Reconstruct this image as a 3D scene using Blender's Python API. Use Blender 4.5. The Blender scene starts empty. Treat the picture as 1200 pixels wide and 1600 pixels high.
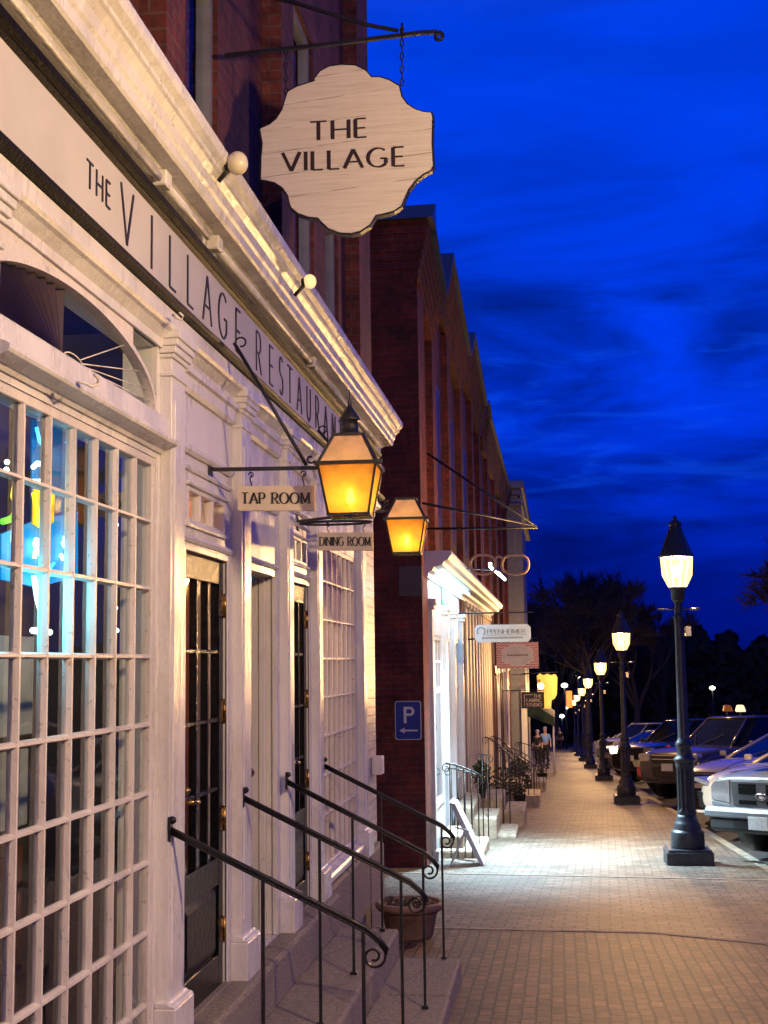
import bpy, bmesh, math, random
from mathutils import Vector, Matrix, noise
random.seed(7)
R = math.radians
scn = bpy.context.scene
COL = scn.collection
# ------------------------------------------------------------------ camera
# world: x across the street (right +), y along the street, z up; the camera is the origin
def nrm(v): return Vector(v).normalized()
F = 2000.0
Yc = nrm((270, -233, -F))                     # street direction in camera axes
_zr = -0.0135
_zz = (233 - 270*_zr)/F
Zc = nrm((_zr, 1.0, -_zz))
Zc = (Zc - Yc*Zc.dot(Yc)).normalized()
Xc = Yc.cross(Zc).normalized()
camd = bpy.data.cameras.new('camera'); cam = bpy.data.objects.new('camera', camd); COL.objects.link(cam)
cam.matrix_world = Matrix(((Xc.x, Xc.y, Xc.z, 0), (Yc.x, Yc.y, Yc.z, 0), (Zc.x, Zc.y, Zc.z, 0), (0, 0, 0, 1)))
camd.sensor_fit = 'HORIZONTAL'; camd.sensor_width = 36; camd.lens = 36*F/1200
camd.clip_start = 0.05; camd.clip_end = 3000
scn.camera = cam
def PX(px, py, y):
    """the point at distance y along the street that shows at photograph pixel px, py"""
    d = Vector((px-600, 800-py, -F))
    w = Vector((Xc.dot(d), Yc.dot(d), Zc.dot(d)))
    return w*(y/w.y)
def PL(px, py, lat):
    d = Vector((px-600, 800-py, -F))
    w = Vector((Xc.dot(d), Yc.dot(d), Zc.dot(d)))
    return w*(lat/w.x)
H0, SL = 1.66, 0.052
def rise(y): return max(.08, min(.25, (y-13)*.035))     # the car park stands a little above the kerb line
def rz(x, y): return gz(y)-.06+rise(y)*max(0, min(1, (x-2.5)/1.1))
def gz(y): return -H0 - SL*y                    # height of the sloping pavement
# ------------------------------------------------------------------ render and world
scn.view_settings.view_transform = 'Standard'; scn.view_settings.look = 'None'
scn.view_settings.gamma = 1; scn.view_settings.exposure = 0.0
scn.cycles.use_denoising = True
scn.cycles.max_bounces = 6; scn.cycles.diffuse_bounces = 3; scn.cycles.glossy_bounces = 3
scn.cycles.transparent_max_bounces = 16; scn.cycles.transmission_bounces = 4
scn.cycles.sample_clamp_indirect = 4; scn.cycles.sample_clamp_direct = 0
scn.cycles.caustics_reflective = False; scn.cycles.caustics_refractive = False
W = bpy.data.worlds.new('World'); scn.world = W; W.use_nodes = True
nt = W.node_tree; nt.nodes.clear()
def N(nt, t, **k):
    n = nt.nodes.new(t)
    for a, v in k.items():
        if a.startswith('i_'): n.inputs[a[2:].replace('_', ' ')].default_value = v
        elif a.startswith('n_'): n.inputs[int(a[2:])].default_value = v
        else: setattr(n, a, v)
    return n
def ramp(nt, stops, interp='LINEAR'):
    n = nt.nodes.new('ShaderNodeValToRGB'); cr = n.color_ramp; cr.interpolation = interp
    while len(cr.elements) < len(stops): cr.elements.new(0.5)
    for e, (p, c) in zip(cr.elements, stops):
        e.position = p; e.color = (c[0], c[1], c[2], 1) if not isinstance(c, (int, float)) else (c, c, c, 1)
    return n
tc = N(nt, 'ShaderNodeTexCoord'); sp = N(nt, 'ShaderNodeSeparateXYZ'); nt.links.new(tc.outputs['Generated'], sp.inputs[0])
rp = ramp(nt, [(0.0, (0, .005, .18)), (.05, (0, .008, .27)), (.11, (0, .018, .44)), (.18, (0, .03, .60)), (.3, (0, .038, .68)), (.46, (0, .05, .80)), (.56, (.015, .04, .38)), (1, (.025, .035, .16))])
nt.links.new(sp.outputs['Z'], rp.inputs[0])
mp = N(nt, 'ShaderNodeMapping'); mp.inputs['Scale'].default_value = (2.2, 2.2, 9.0); mp.inputs['Location'].default_value = (1.3, .4, 1.75)
nt.links.new(tc.outputs['Generated'], mp.inputs[0])
n1 = N(nt, 'ShaderNodeTexNoise', i_Scale=1.6, i_Detail=7.0, i_Roughness=.58, i_Distortion=.5); nt.links.new(mp.outputs[0], n1.inputs['Vector'])
cl = ramp(nt, [(.36, .30), (.47, .62), (.54, 1.0), (.62, 1.35), (.72, 1.7)]); nt.links.new(n1.outputs[0], cl.inputs[0])
# clouds fade out towards the top of the picture
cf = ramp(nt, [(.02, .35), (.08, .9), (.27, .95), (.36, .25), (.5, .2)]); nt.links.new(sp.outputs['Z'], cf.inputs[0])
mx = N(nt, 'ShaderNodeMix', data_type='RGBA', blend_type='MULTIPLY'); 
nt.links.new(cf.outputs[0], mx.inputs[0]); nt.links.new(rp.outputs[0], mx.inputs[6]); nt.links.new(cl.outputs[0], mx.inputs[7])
# thin lighter wisps low in the sky
mp2 = N(nt, 'ShaderNodeMapping'); mp2.inputs['Scale'].default_value = (6, 6, 34); nt.links.new(tc.outputs['Generated'], mp2.inputs[0])
n2 = N(nt, 'ShaderNodeTexNoise', i_Scale=1.5, i_Detail=8.0, i_Roughness=.6, i_Distortion=.8); nt.links.new(mp2.outputs[0], n2.inputs['Vector'])
w2 = ramp(nt, [(.50, 0.0), (.66, 1.0)]); nt.links.new(n2.outputs[0], w2.inputs[0])
wf = ramp(nt, [(.10, 0.0), (.15, .42), (.23, .35), (.28, 0.02), (.40, .1)]); nt.links.new(sp.outputs['Z'], wf.inputs[0])
mm = N(nt, 'ShaderNodeMath', operation='MULTIPLY'); nt.links.new(w2.outputs[0], mm.inputs[0]); nt.links.new(wf.outputs[0], mm.inputs[1])
mx2 = N(nt, 'ShaderNodeMix', data_type='RGBA', blend_type='MIX'); mx2.inputs[7].default_value = (.004, .085, .95, 1)
nt.links.new(mm.outputs[0], mx2.inputs[0]); nt.links.new(mx.outputs[2], mx2.inputs[6])
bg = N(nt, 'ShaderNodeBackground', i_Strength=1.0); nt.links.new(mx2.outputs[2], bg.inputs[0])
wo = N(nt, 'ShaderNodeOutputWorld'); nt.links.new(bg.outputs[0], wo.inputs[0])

# ------------------------------------------------------------------ object helpers
ABS = {}
def tag(o, label=None, cat=None, group=None, kind=None):
    if label: o['label'] = label
    if cat: o['category'] = cat
    if group: o['group'] = group
    if kind: o['kind'] = kind
    return o
def thing(name, label, cat, loc=(0, 0, 0), rz=0, group=None, absolute=True):
    """an Empty at the thing's base; absolute=True: its parts are given in world coordinates"""
    o = bpy.data.objects.new(name, None); COL.objects.link(o); o.empty_display_size = .2
    o.location = loc; o.rotation_euler = (0, 0, rz)
    if absolute: ABS[o.name] = (Matrix.Translation(Vector(loc)) @ Matrix.Rotation(rz, 4, 'Z')).inverted()
    return tag(o, label, cat, group)
def copy_tree(o, parent=None):
    c = o.copy(); COL.objects.link(c)
    if parent: c.parent = parent
    for ch in list(o.children): copy_tree(ch, c)
    return c
class MB:
    def __init__(s): s.v = []; s.f = []; s.m = []; s.sm = []; s.cur = 0
    def add(s, vs, fs, sm=False):
        b = len(s.v); s.v += [tuple(v) for v in vs]
        for f in fs: s.f.append([b+i for i in f]); s.m.append(s.cur); s.sm.append(sm)
        return s
    def box(s, x0, x1, y0, y1, z0, z1):
        x0, x1 = min(x0, x1), max(x0, x1); y0, y1 = min(y0, y1), max(y0, y1); z0, z1 = min(z0, z1), max(z0, z1)
        return s.add([(x0,y0,z0),(x1,y0,z0),(x1,y1,z0),(x0,y1,z0),(x0,y0,z1),(x1,y0,z1),(x1,y1,z1),(x0,y1,z1)],
              [(0,3,2,1),(4,5,6,7),(0,1,5,4),(1,2,6,5),(2,3,7,6),(3,0,4,7)])
    def quad(s, a, b, c, d): return s.add([a, b, c, d], [(0, 1, 2, 3)])
    def extrude(s, prof, fn, a, b, sm=False):
        """prof: closed 2-D outline; fn(p, t) -> 3-D point; between t=a and t=b, capped"""
        n = len(prof); vs = [fn(p, a) for p in prof] + [fn(p, b) for p in prof]
        fs = [(i, (i+1) % n, n+(i+1) % n, n+i) for i in range(n)] + [tuple(range(n))[::-1], tuple(range(n, 2*n))]
        return s.add(vs, fs, sm)
    def ey(s, prof, y0, y1): return s.extrude(prof, lambda p, t: (-p[0], t, p[1]), y0, y1)     # prof = (lat, z)
    def ex(s, prof, x0, x1): return s.extrude(prof, lambda p, t: (t, p[0], p[1]), x0, x1)      # prof = (y, z)
    def ez(s, prof, z0, z1): return s.extrude(prof, lambda p, t: (p[0], p[1], t), z0, z1)      # prof = (x, y)
    def exz(s, prof, y0, y1): return s.extrude(prof, lambda p, t: (p[0], t, p[1]), y0, y1)     # prof = (x, z)
    def tube(s, pts, r, n=8, closed=False, cap=True):
        pts = [Vector(p) for p in pts]; k = len(pts); rs = r if isinstance(r, (list, tuple)) else [r]*k
        vs = []; up = None
        for i, p in enumerate(pts):
            a = pts[(i-1) % k] if closed or i > 0 else p; b = pts[(i+1) % k] if closed or i < k-1 else p
            t = (b-a).normalized()
            if up is None:
                up = Vector((0, 0, 1)) if abs(t.z) < .9 else Vector((1, 0, 0))
            sd = t.cross(up); 
            if sd.length < 1e-4: up = Vector((0, 1, 0)); sd = t.cross(up)
            sd.normalize(); up = sd.cross(t).normalized()
            for j in range(n):
                an = 2*math.pi*(j+.5)/n
                vs.append(p + (sd*math.cos(an) + up*math.sin(an))*rs[i])
        fs = []
        for i in range(k if closed else k-1):
            i2 = (i+1) % k
            for j in range(n): fs.append((i*n+j, i*n+(j+1) % n, i2*n+(j+1) % n, i2*n+j))
        if cap and not closed: fs += [tuple(range(n))[::-1], tuple((k-1)*n+j for j in range(n))]
        return s.add(vs, fs, n > 4)
    def lathe(s, prof, c=(0, 0, 0), n=24, sm=True, axis='z', rot=0.0):
        vs = []; k = len(prof)
        for r, h in prof:
            for j in range(n):
                a = 2*math.pi*j/n + rot; x, y = r*math.cos(a), r*math.sin(a)
                vs.append({'z': (c[0]+x, c[1]+y, c[2]+h), 'x': (c[0]+h, c[1]+x, c[2]+y), 'y': (c[0]+x, c[1]+h, c[2]+y)}[axis])
        fs = [(i*n+j, i*n+(j+1) % n, (i+1)*n+(j+1) % n, (i+1)*n+j) for i in range(k-1) for j in range(n)]
        fs += [tuple(range(n))[::-1], tuple((k-1)*n+j for j in range(n))]
        return s.add(vs, fs, sm)
    def loft(s, rings, sm=True, cap=True):
        n = len(rings[0]); vs = [p for r in rings for p in r]
        fs = [(i*n+j, i*n+(j+1) % n, (i+1)*n+(j+1) % n, (i+1)*n+j) for i in range(len(rings)-1) for j in range(n)]
        if cap: fs += [tuple(range(n))[::-1], tuple((len(rings)-1)*n+j for j in range(n))]
        return s.add(vs, fs, sm)
    def ball(s, c, r, n=12, sz=1.0):
        pr = [(max(.001, r*math.sin(math.pi*i/n)), -r*sz*math.cos(math.pi*i/n)) for i in range(n+1)]
        return s.lathe(pr, c, n*2 if n < 10 else 16)
    def build(s, name, mat, parent=None, bevel=0, subsurf=0, label=None, segs=1):
        me = bpy.data.meshes.new(name); me.from_pydata(s.v, [], s.f)
        mats = mat if isinstance(mat, (list, tuple)) else [mat]
        for m in mats: me.materials.append(m)
        me.polygons.foreach_set('material_index', s.m); me.polygons.foreach_set('use_smooth', s.sm)
        bm = bmesh.new(); bm.from_mesh(me); bmesh.ops.recalc_face_normals(bm, faces=bm.faces); bm.to_mesh(me); bm.free()
        me.update()
        o = bpy.data.objects.new(name, me); COL.objects.link(o)
        if parent:
            o.parent = parent
            if parent.name in ABS: o.matrix_parent_inverse = ABS[parent.name]
        if label: o['label'] = label
        if bevel:
            b = o.modifiers.new('bevel', 'BEVEL'); b.width = bevel; b.segments = segs; b.limit_method = 'ANGLE'; b.angle_limit = R(40)
        if subsurf:
            q = o.modifiers.new('sub', 'SUBSURF'); q.levels = subsurf; q.render_levels = subsurf
        return o
def lamp(name, kind, loc, energy, color, parent=None, **k):
    d = bpy.data.lights.new(name, kind); d.energy = energy; d.color = color
    for a, v in k.items(): setattr(d, a, v)
    o = bpy.data.objects.new(name, d); COL.objects.link(o); o.location = loc
    if parent:
        o.parent = parent
        if parent.name in ABS: o.matrix_parent_inverse = ABS[parent.name]
    return o
# ------------------------------------------------------------------ materials
def facecoord(nt):
    """(u, v) over a vertical or level face from object coordinates: y,z on x-facing, x,z on y-facing, x,y on level faces"""
    tc = N(nt, 'ShaderNodeTexCoord'); ge = N(nt, 'ShaderNodeNewGeometry')
    s1 = N(nt, 'ShaderNodeSeparateXYZ'); s2 = N(nt, 'ShaderNodeSeparateXYZ')
    nt.links.new(tc.outputs['Object'], s1.inputs[0]); nt.links.new(ge.outputs['True Normal'], s2.inputs[0])
    ax = N(nt, 'ShaderNodeMath', operation='ABSOLUTE'); nt.links.new(s2.outputs[0], ax.inputs[0])
    gx = N(nt, 'ShaderNodeMath', operation='GREATER_THAN'); gx.inputs[1].default_value = .6; nt.links.new(ax.outputs[0], gx.inputs[0])
    az = N(nt, 'ShaderNodeMath', operation='ABSOLUTE'); nt.links.new(s2.outputs[2], az.inputs[0])
    gzn = N(nt, 'ShaderNodeMath', operation='GREATER_THAN'); gzn.inputs[1].default_value = .7; nt.links.new(az.outputs[0], gzn.inputs[0])
    mu = N(nt, 'ShaderNodeMix'); nt.links.new(gx.outputs[0], mu.inputs[0]); nt.links.new(s1.outputs[0], mu.inputs[2]); nt.links.new(s1.outputs[1], mu.inputs[3])
    mv = N(nt, 'ShaderNodeMix'); nt.links.new(gzn.outputs[0], mv.inputs[0]); nt.links.new(s1.outputs[2], mv.inputs[2]); nt.links.new(s1.outputs[1], mv.inputs[3])
    cb = N(nt, 'ShaderNodeCombineXYZ'); nt.links.new(mu.outputs[0], cb.inputs[0]); nt.links.new(mv.outputs[0], cb.inputs[1])
    return cb.outputs[0], tc.outputs['Object']
def newmat(name):
    m = bpy.data.materials.new(name); m.use_nodes = True; nt = m.node_tree
    return m, nt, nt.nodes['Principled BSDF']
def pmat(name, col, rough=.5, metal=0, var=.12, vscale=6, bump=0.0, bscale=60, coat=0, spec=.5, stretch=(1, 1, 1), rvar=0.0):
    m, nt, b = newmat(name)
    b.inputs['Roughness'].default_value = rough; b.inputs['Metallic'].default_value = metal
    b.inputs['Coat Weight'].default_value = coat; b.inputs['Specular IOR Level'].default_value = spec
    tc = N(nt, 'ShaderNodeTexCoord'); mp = N(nt, 'ShaderNodeMapping'); mp.inputs['Scale'].default_value = stretch
    nt.links.new(tc.outputs['Object'], mp.inputs[0])
    n = N(nt, 'ShaderNodeTexNoise', i_Scale=vscale, i_Detail=5.0, i_Roughness=.6); nt.links.new(mp.outputs[0], n.inputs['Vector'])
    r = ramp(nt, [(.3, [c*(1-var*1.6) for c in col]), (.7, [min(1, c*(1+var)) for c in col])]); nt.links.new(n.outputs[0], r.inputs[0])
    nt.links.new(r.outputs[0], b.inputs['Base Color'])
    if rvar:
        r2 = ramp(nt, [(.3, max(.03, rough-rvar)), (.7, min(1, rough+rvar))]); nt.links.new(n.outputs[0], r2.inputs[0]); nt.links.new(r2.outputs[0], b.inputs['Roughness'])
    if bump:
        n3 = N(nt, 'ShaderNodeTexNoise', i_Scale=bscale, i_Detail=4.0, i_Roughness=.6); nt.links.new(mp.outputs[0], n3.inputs['Vector'])
        bp = N(nt, 'ShaderNodeBump', i_Strength=bump, i_Distance=.01); nt.links.new(n3.outputs[0], bp.inputs['Height']); nt.links.new(bp.outputs[0], b.inputs['Normal'])
    return m
def emat(name, col, s):
    m, nt, b = newmat(name)
    b.inputs['Base Color'].default_value = (*[min(1, c) for c in col], 1); b.inputs['Emission Color'].default_value = (*col, 1); b.inputs['Emission Strength'].default_value = s
    return m
def brickmat(name, c1, c2, mortar, bw=.215, rh=.075, ms=.008, rough=.8, bump=.6, paint=False, offset=.5, dirt=.25, freq=2, rot=0.0, squash=1.0):
    m, nt, b = newmat(name)
    uv, ob = facecoord(nt)
    mp = N(nt, 'ShaderNodeMapping'); mp.inputs['Rotation'].default_value = (0, 0, rot); nt.links.new(uv, mp.inputs[0])
    # slight waviness so courses are not ruled lines
    nw = N(nt, 'ShaderNodeTexNoise', i_Scale=3.0, i_Detail=2.0); nt.links.new(ob, nw.inputs['Vector'])
    sc = N(nt, 'ShaderNodeVectorMath', operation='SCALE'); sc.inputs['Scale'].default_value = .022; nt.links.new(nw.outputs['Color'], sc.inputs[0])
    ad = N(nt, 'ShaderNodeVectorMath', operation='ADD'); nt.links.new(mp.outputs[0], ad.inputs[0]); nt.links.new(sc.outputs[0], ad.inputs[1])
    br = N(nt, 'ShaderNodeTexBrick', offset=offset, offset_frequency=freq, squash=squash)
    br.inputs['Scale'].default_value = 1; br.inputs['Brick Width'].default_value = bw; br.inputs['Row Height'].default_value = rh
    br.inputs['Mortar Size'].default_value = ms; br.inputs['Mortar Smooth'].default_value = .25; br.inputs['Bias'].default_value = 0
    br.inputs['Color1'].default_value = (*c1, 1); br.inputs['Color2'].default_value = (*c2, 1); br.inputs['Mortar'].default_value = (*mortar, 1)
    nt.links.new(ad.outputs[0], br.inputs['Vector'])
    n = N(nt, 'ShaderNodeTexNoise', i_Scale=2.3, i_Detail=6.0, i_Roughness=.65); nt.links.new(ob, n.inputs['Vector'])
    r = ramp(nt, [(.3, 1-dirt*1.6), (.7, 1+dirt*.6)]); nt.links.new(n.outputs[0], r.inputs[0])
    nb = N(nt, 'ShaderNodeTexNoise', i_Scale=17.0, i_Detail=5.0, i_Roughness=.7); nt.links.new(ob, nb.inputs['Vector']); rb = ramp(nt, [(.32, .55), (.5, 1.0), (.72, 1.35)]); nt.links.new(nb.outputs[0], rb.inputs[0])
    mb_ = N(nt, 'ShaderNodeMix', data_type='RGBA', blend_type='MULTIPLY'); mb_.inputs[0].default_value = 1; nt.links.new(r.outputs[0], mb_.inputs[6]); nt.links.new(rb.outputs[0], mb_.inputs[7]); r = mb_
    mx = N(nt, 'ShaderNodeMix', data_type='RGBA', blend_type='MULTIPLY'); mx.inputs[0].default_value = 1
    nt.links.new(br.outputs['Color'], mx.inputs[6]); nt.links.new(r.outputs[2], mx.inputs[7]); nt.links.new(mx.outputs[2], b.inputs['Base Color'])
    b.inputs['Roughness'].default_value = rough
    n3 = N(nt, 'ShaderNodeTexNoise', i_Scale=55.0, i_Detail=4.0); nt.links.new(ob, n3.inputs['Vector'])
    mt = N(nt, 'ShaderNodeMath', operation='MULTIPLY_ADD'); mt.inputs[1].default_value = -1.0; nt.links.new(br.outputs['Fac'], mt.inputs[0])
    m3 = N(nt, 'ShaderNodeMath', operation='MULTIPLY'); m3.inputs[1].default_value = .5; nt.links.new(n3.outputs[0], m3.inputs[0]); nt.links.new(m3.outputs[0], mt.inputs[2])
    bp = N(nt, 'ShaderNodeBump', i_Strength=bump, i_Distance=.008); nt.links.new(mt.outputs[0], bp.inputs['Height']); nt.links.new(bp.outputs[0], b.inputs['Normal'])
    return m
def glassmat(name, tint=(.9, .95, .95), rough=.02, refl=1.0, wave=.05):
    m, nt, b = newmat(name); nt.nodes.remove(b)
    tr = N(nt, 'ShaderNodeBsdfTransparent'); tr.inputs[0].default_value = (*tint, 1)
    gl = N(nt, 'ShaderNodeBsdfGlossy'); gl.inputs['Roughness'].default_value = rough
    ge = N(nt, 'ShaderNodeNewGeometry'); dt = N(nt, 'ShaderNodeVectorMath', operation='DOT_PRODUCT'); nt.links.new(ge.outputs['Incoming'], dt.inputs[0]); nt.links.new(ge.outputs['Normal'], dt.inputs[1])
    ab = N(nt, 'ShaderNodeMath', operation='ABSOLUTE'); nt.links.new(dt.outputs['Value'], ab.inputs[0]); iv = N(nt, 'ShaderNodeMath', operation='SUBTRACT'); iv.inputs[0].default_value = 1; nt.links.new(ab.outputs[0], iv.inputs[1])
    pw = N(nt, 'ShaderNodeMath', operation='POWER'); pw.inputs[1].default_value = 5; nt.links.new(iv.outputs[0], pw.inputs[0])
    fr = N(nt, 'ShaderNodeMath', operation='MULTIPLY_ADD'); fr.inputs[1].default_value = 1.3; fr.inputs[2].default_value = .07; nt.links.new(pw.outputs[0], fr.inputs[0])
    tc = N(nt, 'ShaderNodeTexCoord'); n = N(nt, 'ShaderNodeTexNoise', i_Scale=5.0, i_Detail=1.0); nt.links.new(tc.outputs['Object'], n.inputs['Vector'])
    bp = N(nt, 'ShaderNodeBump', i_Strength=wave, i_Distance=.05); nt.links.new(n.outputs[0], bp.inputs['Height']); nt.links.new(bp.outputs[0], gl.inputs['Normal'])
    mu = N(nt, 'ShaderNodeMath', operation='MULTIPLY'); mu.inputs[1].default_value = refl; mu.use_clamp = True; nt.links.new(fr.outputs[0], mu.inputs[0])
    mx = N(nt, 'ShaderNodeMixShader'); nt.links.new(mu.outputs[0], mx.inputs[0]); nt.links.new(tr.outputs[0], mx.inputs[1]); nt.links.new(gl.outputs[0], mx.inputs[2])
    nt.links.new(mx.outputs[0], nt.nodes['Material Output'].inputs[0])
    return m
def frostmat(name, col, transp=.35):
    m, nt, b = newmat(name); nt.nodes.remove(b)
    tc = N(nt, 'ShaderNodeTexCoord'); n = N(nt, 'ShaderNodeTexNoise', i_Scale=14.0, i_Detail=4.0); nt.links.new(tc.outputs['Object'], n.inputs['Vector'])
    r = ramp(nt, [(.3, [c*.75 for c in col]), (.65, col)]); nt.links.new(n.outputs[0], r.inputs[0])
    tl = N(nt, 'ShaderNodeBsdfTranslucent'); df = N(nt, 'ShaderNodeBsdfDiffuse'); tr = N(nt, 'ShaderNodeBsdfTransparent')
    nt.links.new(r.outputs[0], tl.inputs[0]); nt.links.new(r.outputs[0], df.inputs[0]); tr.inputs[0].default_value = (1, .8, .5, 1)
    a = N(nt, 'ShaderNodeMixShader'); a.inputs[0].default_value = .35; nt.links.new(tl.outputs[0], a.inputs[1]); nt.links.new(df.outputs[0], a.inputs[2])
    c = N(nt, 'ShaderNodeMixShader'); c.inputs[0].default_value = transp; nt.links.new(a.outputs[0], c.inputs[1]); nt.links.new(tr.outputs[0], c.inputs[2])
    nt.links.new(c.outputs[0], nt.nodes['Material Output'].inputs[0])
    return m
M = {}
def oldpaint(name, col, rough, chips=.62, grime=.5):
    m = pmat(name, col, rough, var=.10, vscale=3.5, bump=.55, bscale=30, rvar=.12, stretch=(1, 1, .3)); nt = m.node_tree; b = nt.nodes['Principled BSDF']
    src = b.inputs['Base Color'].links[0].from_socket; tc = N(nt, 'ShaderNodeTexCoord')
    n = N(nt, 'ShaderNodeTexNoise', i_Scale=38.0, i_Detail=6.0, i_Roughness=.7); nt.links.new(tc.outputs['Object'], n.inputs['Vector']); r = ramp(nt, [(chips, 0), (chips+.04, .45)]); nt.links.new(n.outputs[0], r.inputs[0])
    m1 = N(nt, 'ShaderNodeMix', data_type='RGBA'); m1.inputs[7].default_value = (.22, .17, .13, 1); nt.links.new(r.outputs[0], m1.inputs[0]); nt.links.new(src, m1.inputs[6])
    grime_n = N(nt, 'ShaderNodeTexNoise', i_Scale=1.3, i_Detail=8.0, i_Roughness=.75); nt.links.new(tc.outputs['Object'], grime_n.inputs['Vector']); r2 = ramp(nt, [(.50, 0), (.72, grime)]); nt.links.new(grime_n.outputs[0], r2.inputs[0])  # random patches of grime
    m2 = N(nt, 'ShaderNodeMix', data_type='RGBA', blend_type='MULTIPLY'); m2.inputs[7].default_value = (.62, .52, .42, 1); nt.links.new(r2.outputs[0], m2.inputs[0]); nt.links.new(m1.outputs[2], m2.inputs[6]); nt.links.new(m2.outputs[2], b.inputs['Base Color'])
    return m
M['white'] = oldpaint('white_gloss_paint', (.78, .76, .73), .28, .66)
M['mullion'] = oldpaint('mullion_paint', (.78, .73, .68), .38, .60)
M['cornice'] = oldpaint('cornice_paint', (.76, .745, .72), .28, .60)
M['frieze'] = pmat('frieze_paint', (.62, .59, .54), .45, var=.09, vscale=1.5, bump=.1)
M['black'] = pmat('black_gloss_paint', (.004, .0035, .004), .42, var=.3, bump=.5, bscale=70, spec=.1)
M['doorblack'] = pmat('door_paint', (.004, .004, .005), .22, var=.3, bump=.5, bscale=50, spec=.32)
M['iron'] = pmat('wrought_iron', (.012, .012, .013), .38, var=.4, bump=.4, bscale=120)
M['railiron'] = pmat('rail_iron', (.014, .013, .013), .3, var=.4, bump=.4, bscale=90)
M['brass'] = pmat('worn_brass', (.55, .36, .12), .3, 1, var=.35, vscale=30, rvar=.12)
M['steel'] = pmat('steel', (.45, .42, .38), .25, 1)
M['brick'] = brickmat('dark_red_brick', (.20, .045, .030), (.13, .030, .021), (.15, .08, .06), dirt=.35)
M['brick2'] = brickmat('red_brick', (.19, .024, .014), (.115, .016, .010), (.12, .055, .04), dirt=.45)
M['whitebrick'] = brickmat('white_painted_brick', (.76, .70, .63), (.72, .66, .6), (.55, .48, .42), rough=.3, bump=1.0, dirt=.12)
M['granite'] = pmat('worn_granite', (.29, .245, .20), .78, var=.32, vscale=60, bump=1.0, bscale=38, rvar=.15)
M['granite2'] = pmat('pale_granite', (.36, .31, .24), .8, var=.3, vscale=7, bump=.8, bscale=24)
M['glass'] = glassmat('window_glass')
M['slate'] = pmat('slate_cap', (.07, .08, .10), .35, var=.2)
M['cream'] = pmat('cream_paint', (.46, .41, .32), .5, var=.08)
M['coldwhite'] = pmat('white_shop_paint', (.56, .62, .68), .4, var=.06)
M['dark'] = pmat('dark_interior', (.03, .024, .02), .8)
M['wood'] = pmat('brown_wood', (.14, .055, .03), .4, var=.3, stretch=(3, 3, .4))
# ------------------------------------------------------------------ lettering: drawn with a broad pen
def arc(cx, cy, rx, ry, a0, a1, n=14): return [(cx+rx*math.cos(R(a0+(a1-a0)*i/n)), cy+ry*math.sin(R(a0+(a1-a0)*i/n))) for i in range(n+1)]
GL = {
 'T': (.72, [[(.36, 0), (.36, 1)], [(0, 1), (.72, 1)]]), 'H': (.78, [[(.04, 0), (.04, 1)], [(.74, 0), (.74, 1)], [(.04, .5), (.74, .5)]]),
 'E': (.52, [[(.04, 0), (.04, 1)], [(.04, 1), (.5, 1)], [(.04, .5), (.46, .5)], [(.04, 0), (.52, 0)]]),
 'F': (.5, [[(.04, 0), (.04, 1)], [(.04, 1), (.5, 1)], [(.04, .5), (.44, .5)]]),
 'V': (.76, [[(0, 1), (.38, 0)], [(.38, 0), (.76, 1)]]), 'I': (.08, [[(.04, 0), (.04, 1)]]),
 'L': (.5, [[(.04, 0), (.04, 1)], [(.04, 0), (.5, 0)]]), 'A': (.8, [[(.4, 1), (.8, 0)], [(0, 0), (.4, 1)], [(.14, .34), (.66, .34)]]),
 'G': (.86, [arc(.46, .5, .44, .5, 48, 320, 22), [(.8, .18), (.8, .45)], [(.56, .45), (.84, .45)]]),
 'R': (.66, [[(.04, 0), (.04, 1)], [(.04, 1), (.3, 1)] , arc(.3, .74, .28, .26, 90, -90), [(.3, .48), (.04, .48)], [(.28, .48), (.66, 0)]]),
 'P': (.58, [[(.04, 0), (.04, 1)], [(.04, 1), (.3, 1)], arc(.3, .73, .28, .27, 90, -90), [(.3, .46), (.04, .46)]]),
 'S': (.54, [arc(.27, .75, .24, .25, 40, 270, 12), arc(.27, .25, .25, .25, 90, -140, 12)]),
 'U': (.74, [[(.06, 1), (.06, .32)], arc(.37, .32, .31, .32, 180, 360), [(.68, .32), (.68, 1)]]),
 'N': (.78, [[(.06, 0), (.06, 1)], [(.06, 1), (.72, 0)], [(.72, 0), (.72, 1)]]),
 'O': (.92, [arc(.46, .5, .44, .5, 0, 360, 26)]), 'M': (.94, [[(.08, 0), (.08, 1)], [(.08, 1), (.47, .1)], [(.47, .1), (.86, 1)], [(.86, 0), (.86, 1)]]),
 'D': (.76, [[(.04, 0), (.04, 1)], [(.04, 1), (.3, 1)], arc(.3, .5, .44, .5, 90, -90, 16), [(.3, 0), (.04, 0)]]),
 'B': (.6, [[(.04, 0), (.04, 1)], [(.04, 1), (.3, 1)], arc(.3, .76, .24, .24, 90, -90, 8), [(.3, .52), (.04, .52)], arc(.3, .26, .28, .26, 90, -90, 8), [(.3, 0), (.04, 0)]]),
 'C': (.8, [arc(.46, .5, .44, .5, 45, 315, 20)]), ' ': (.42, []),
}
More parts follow.
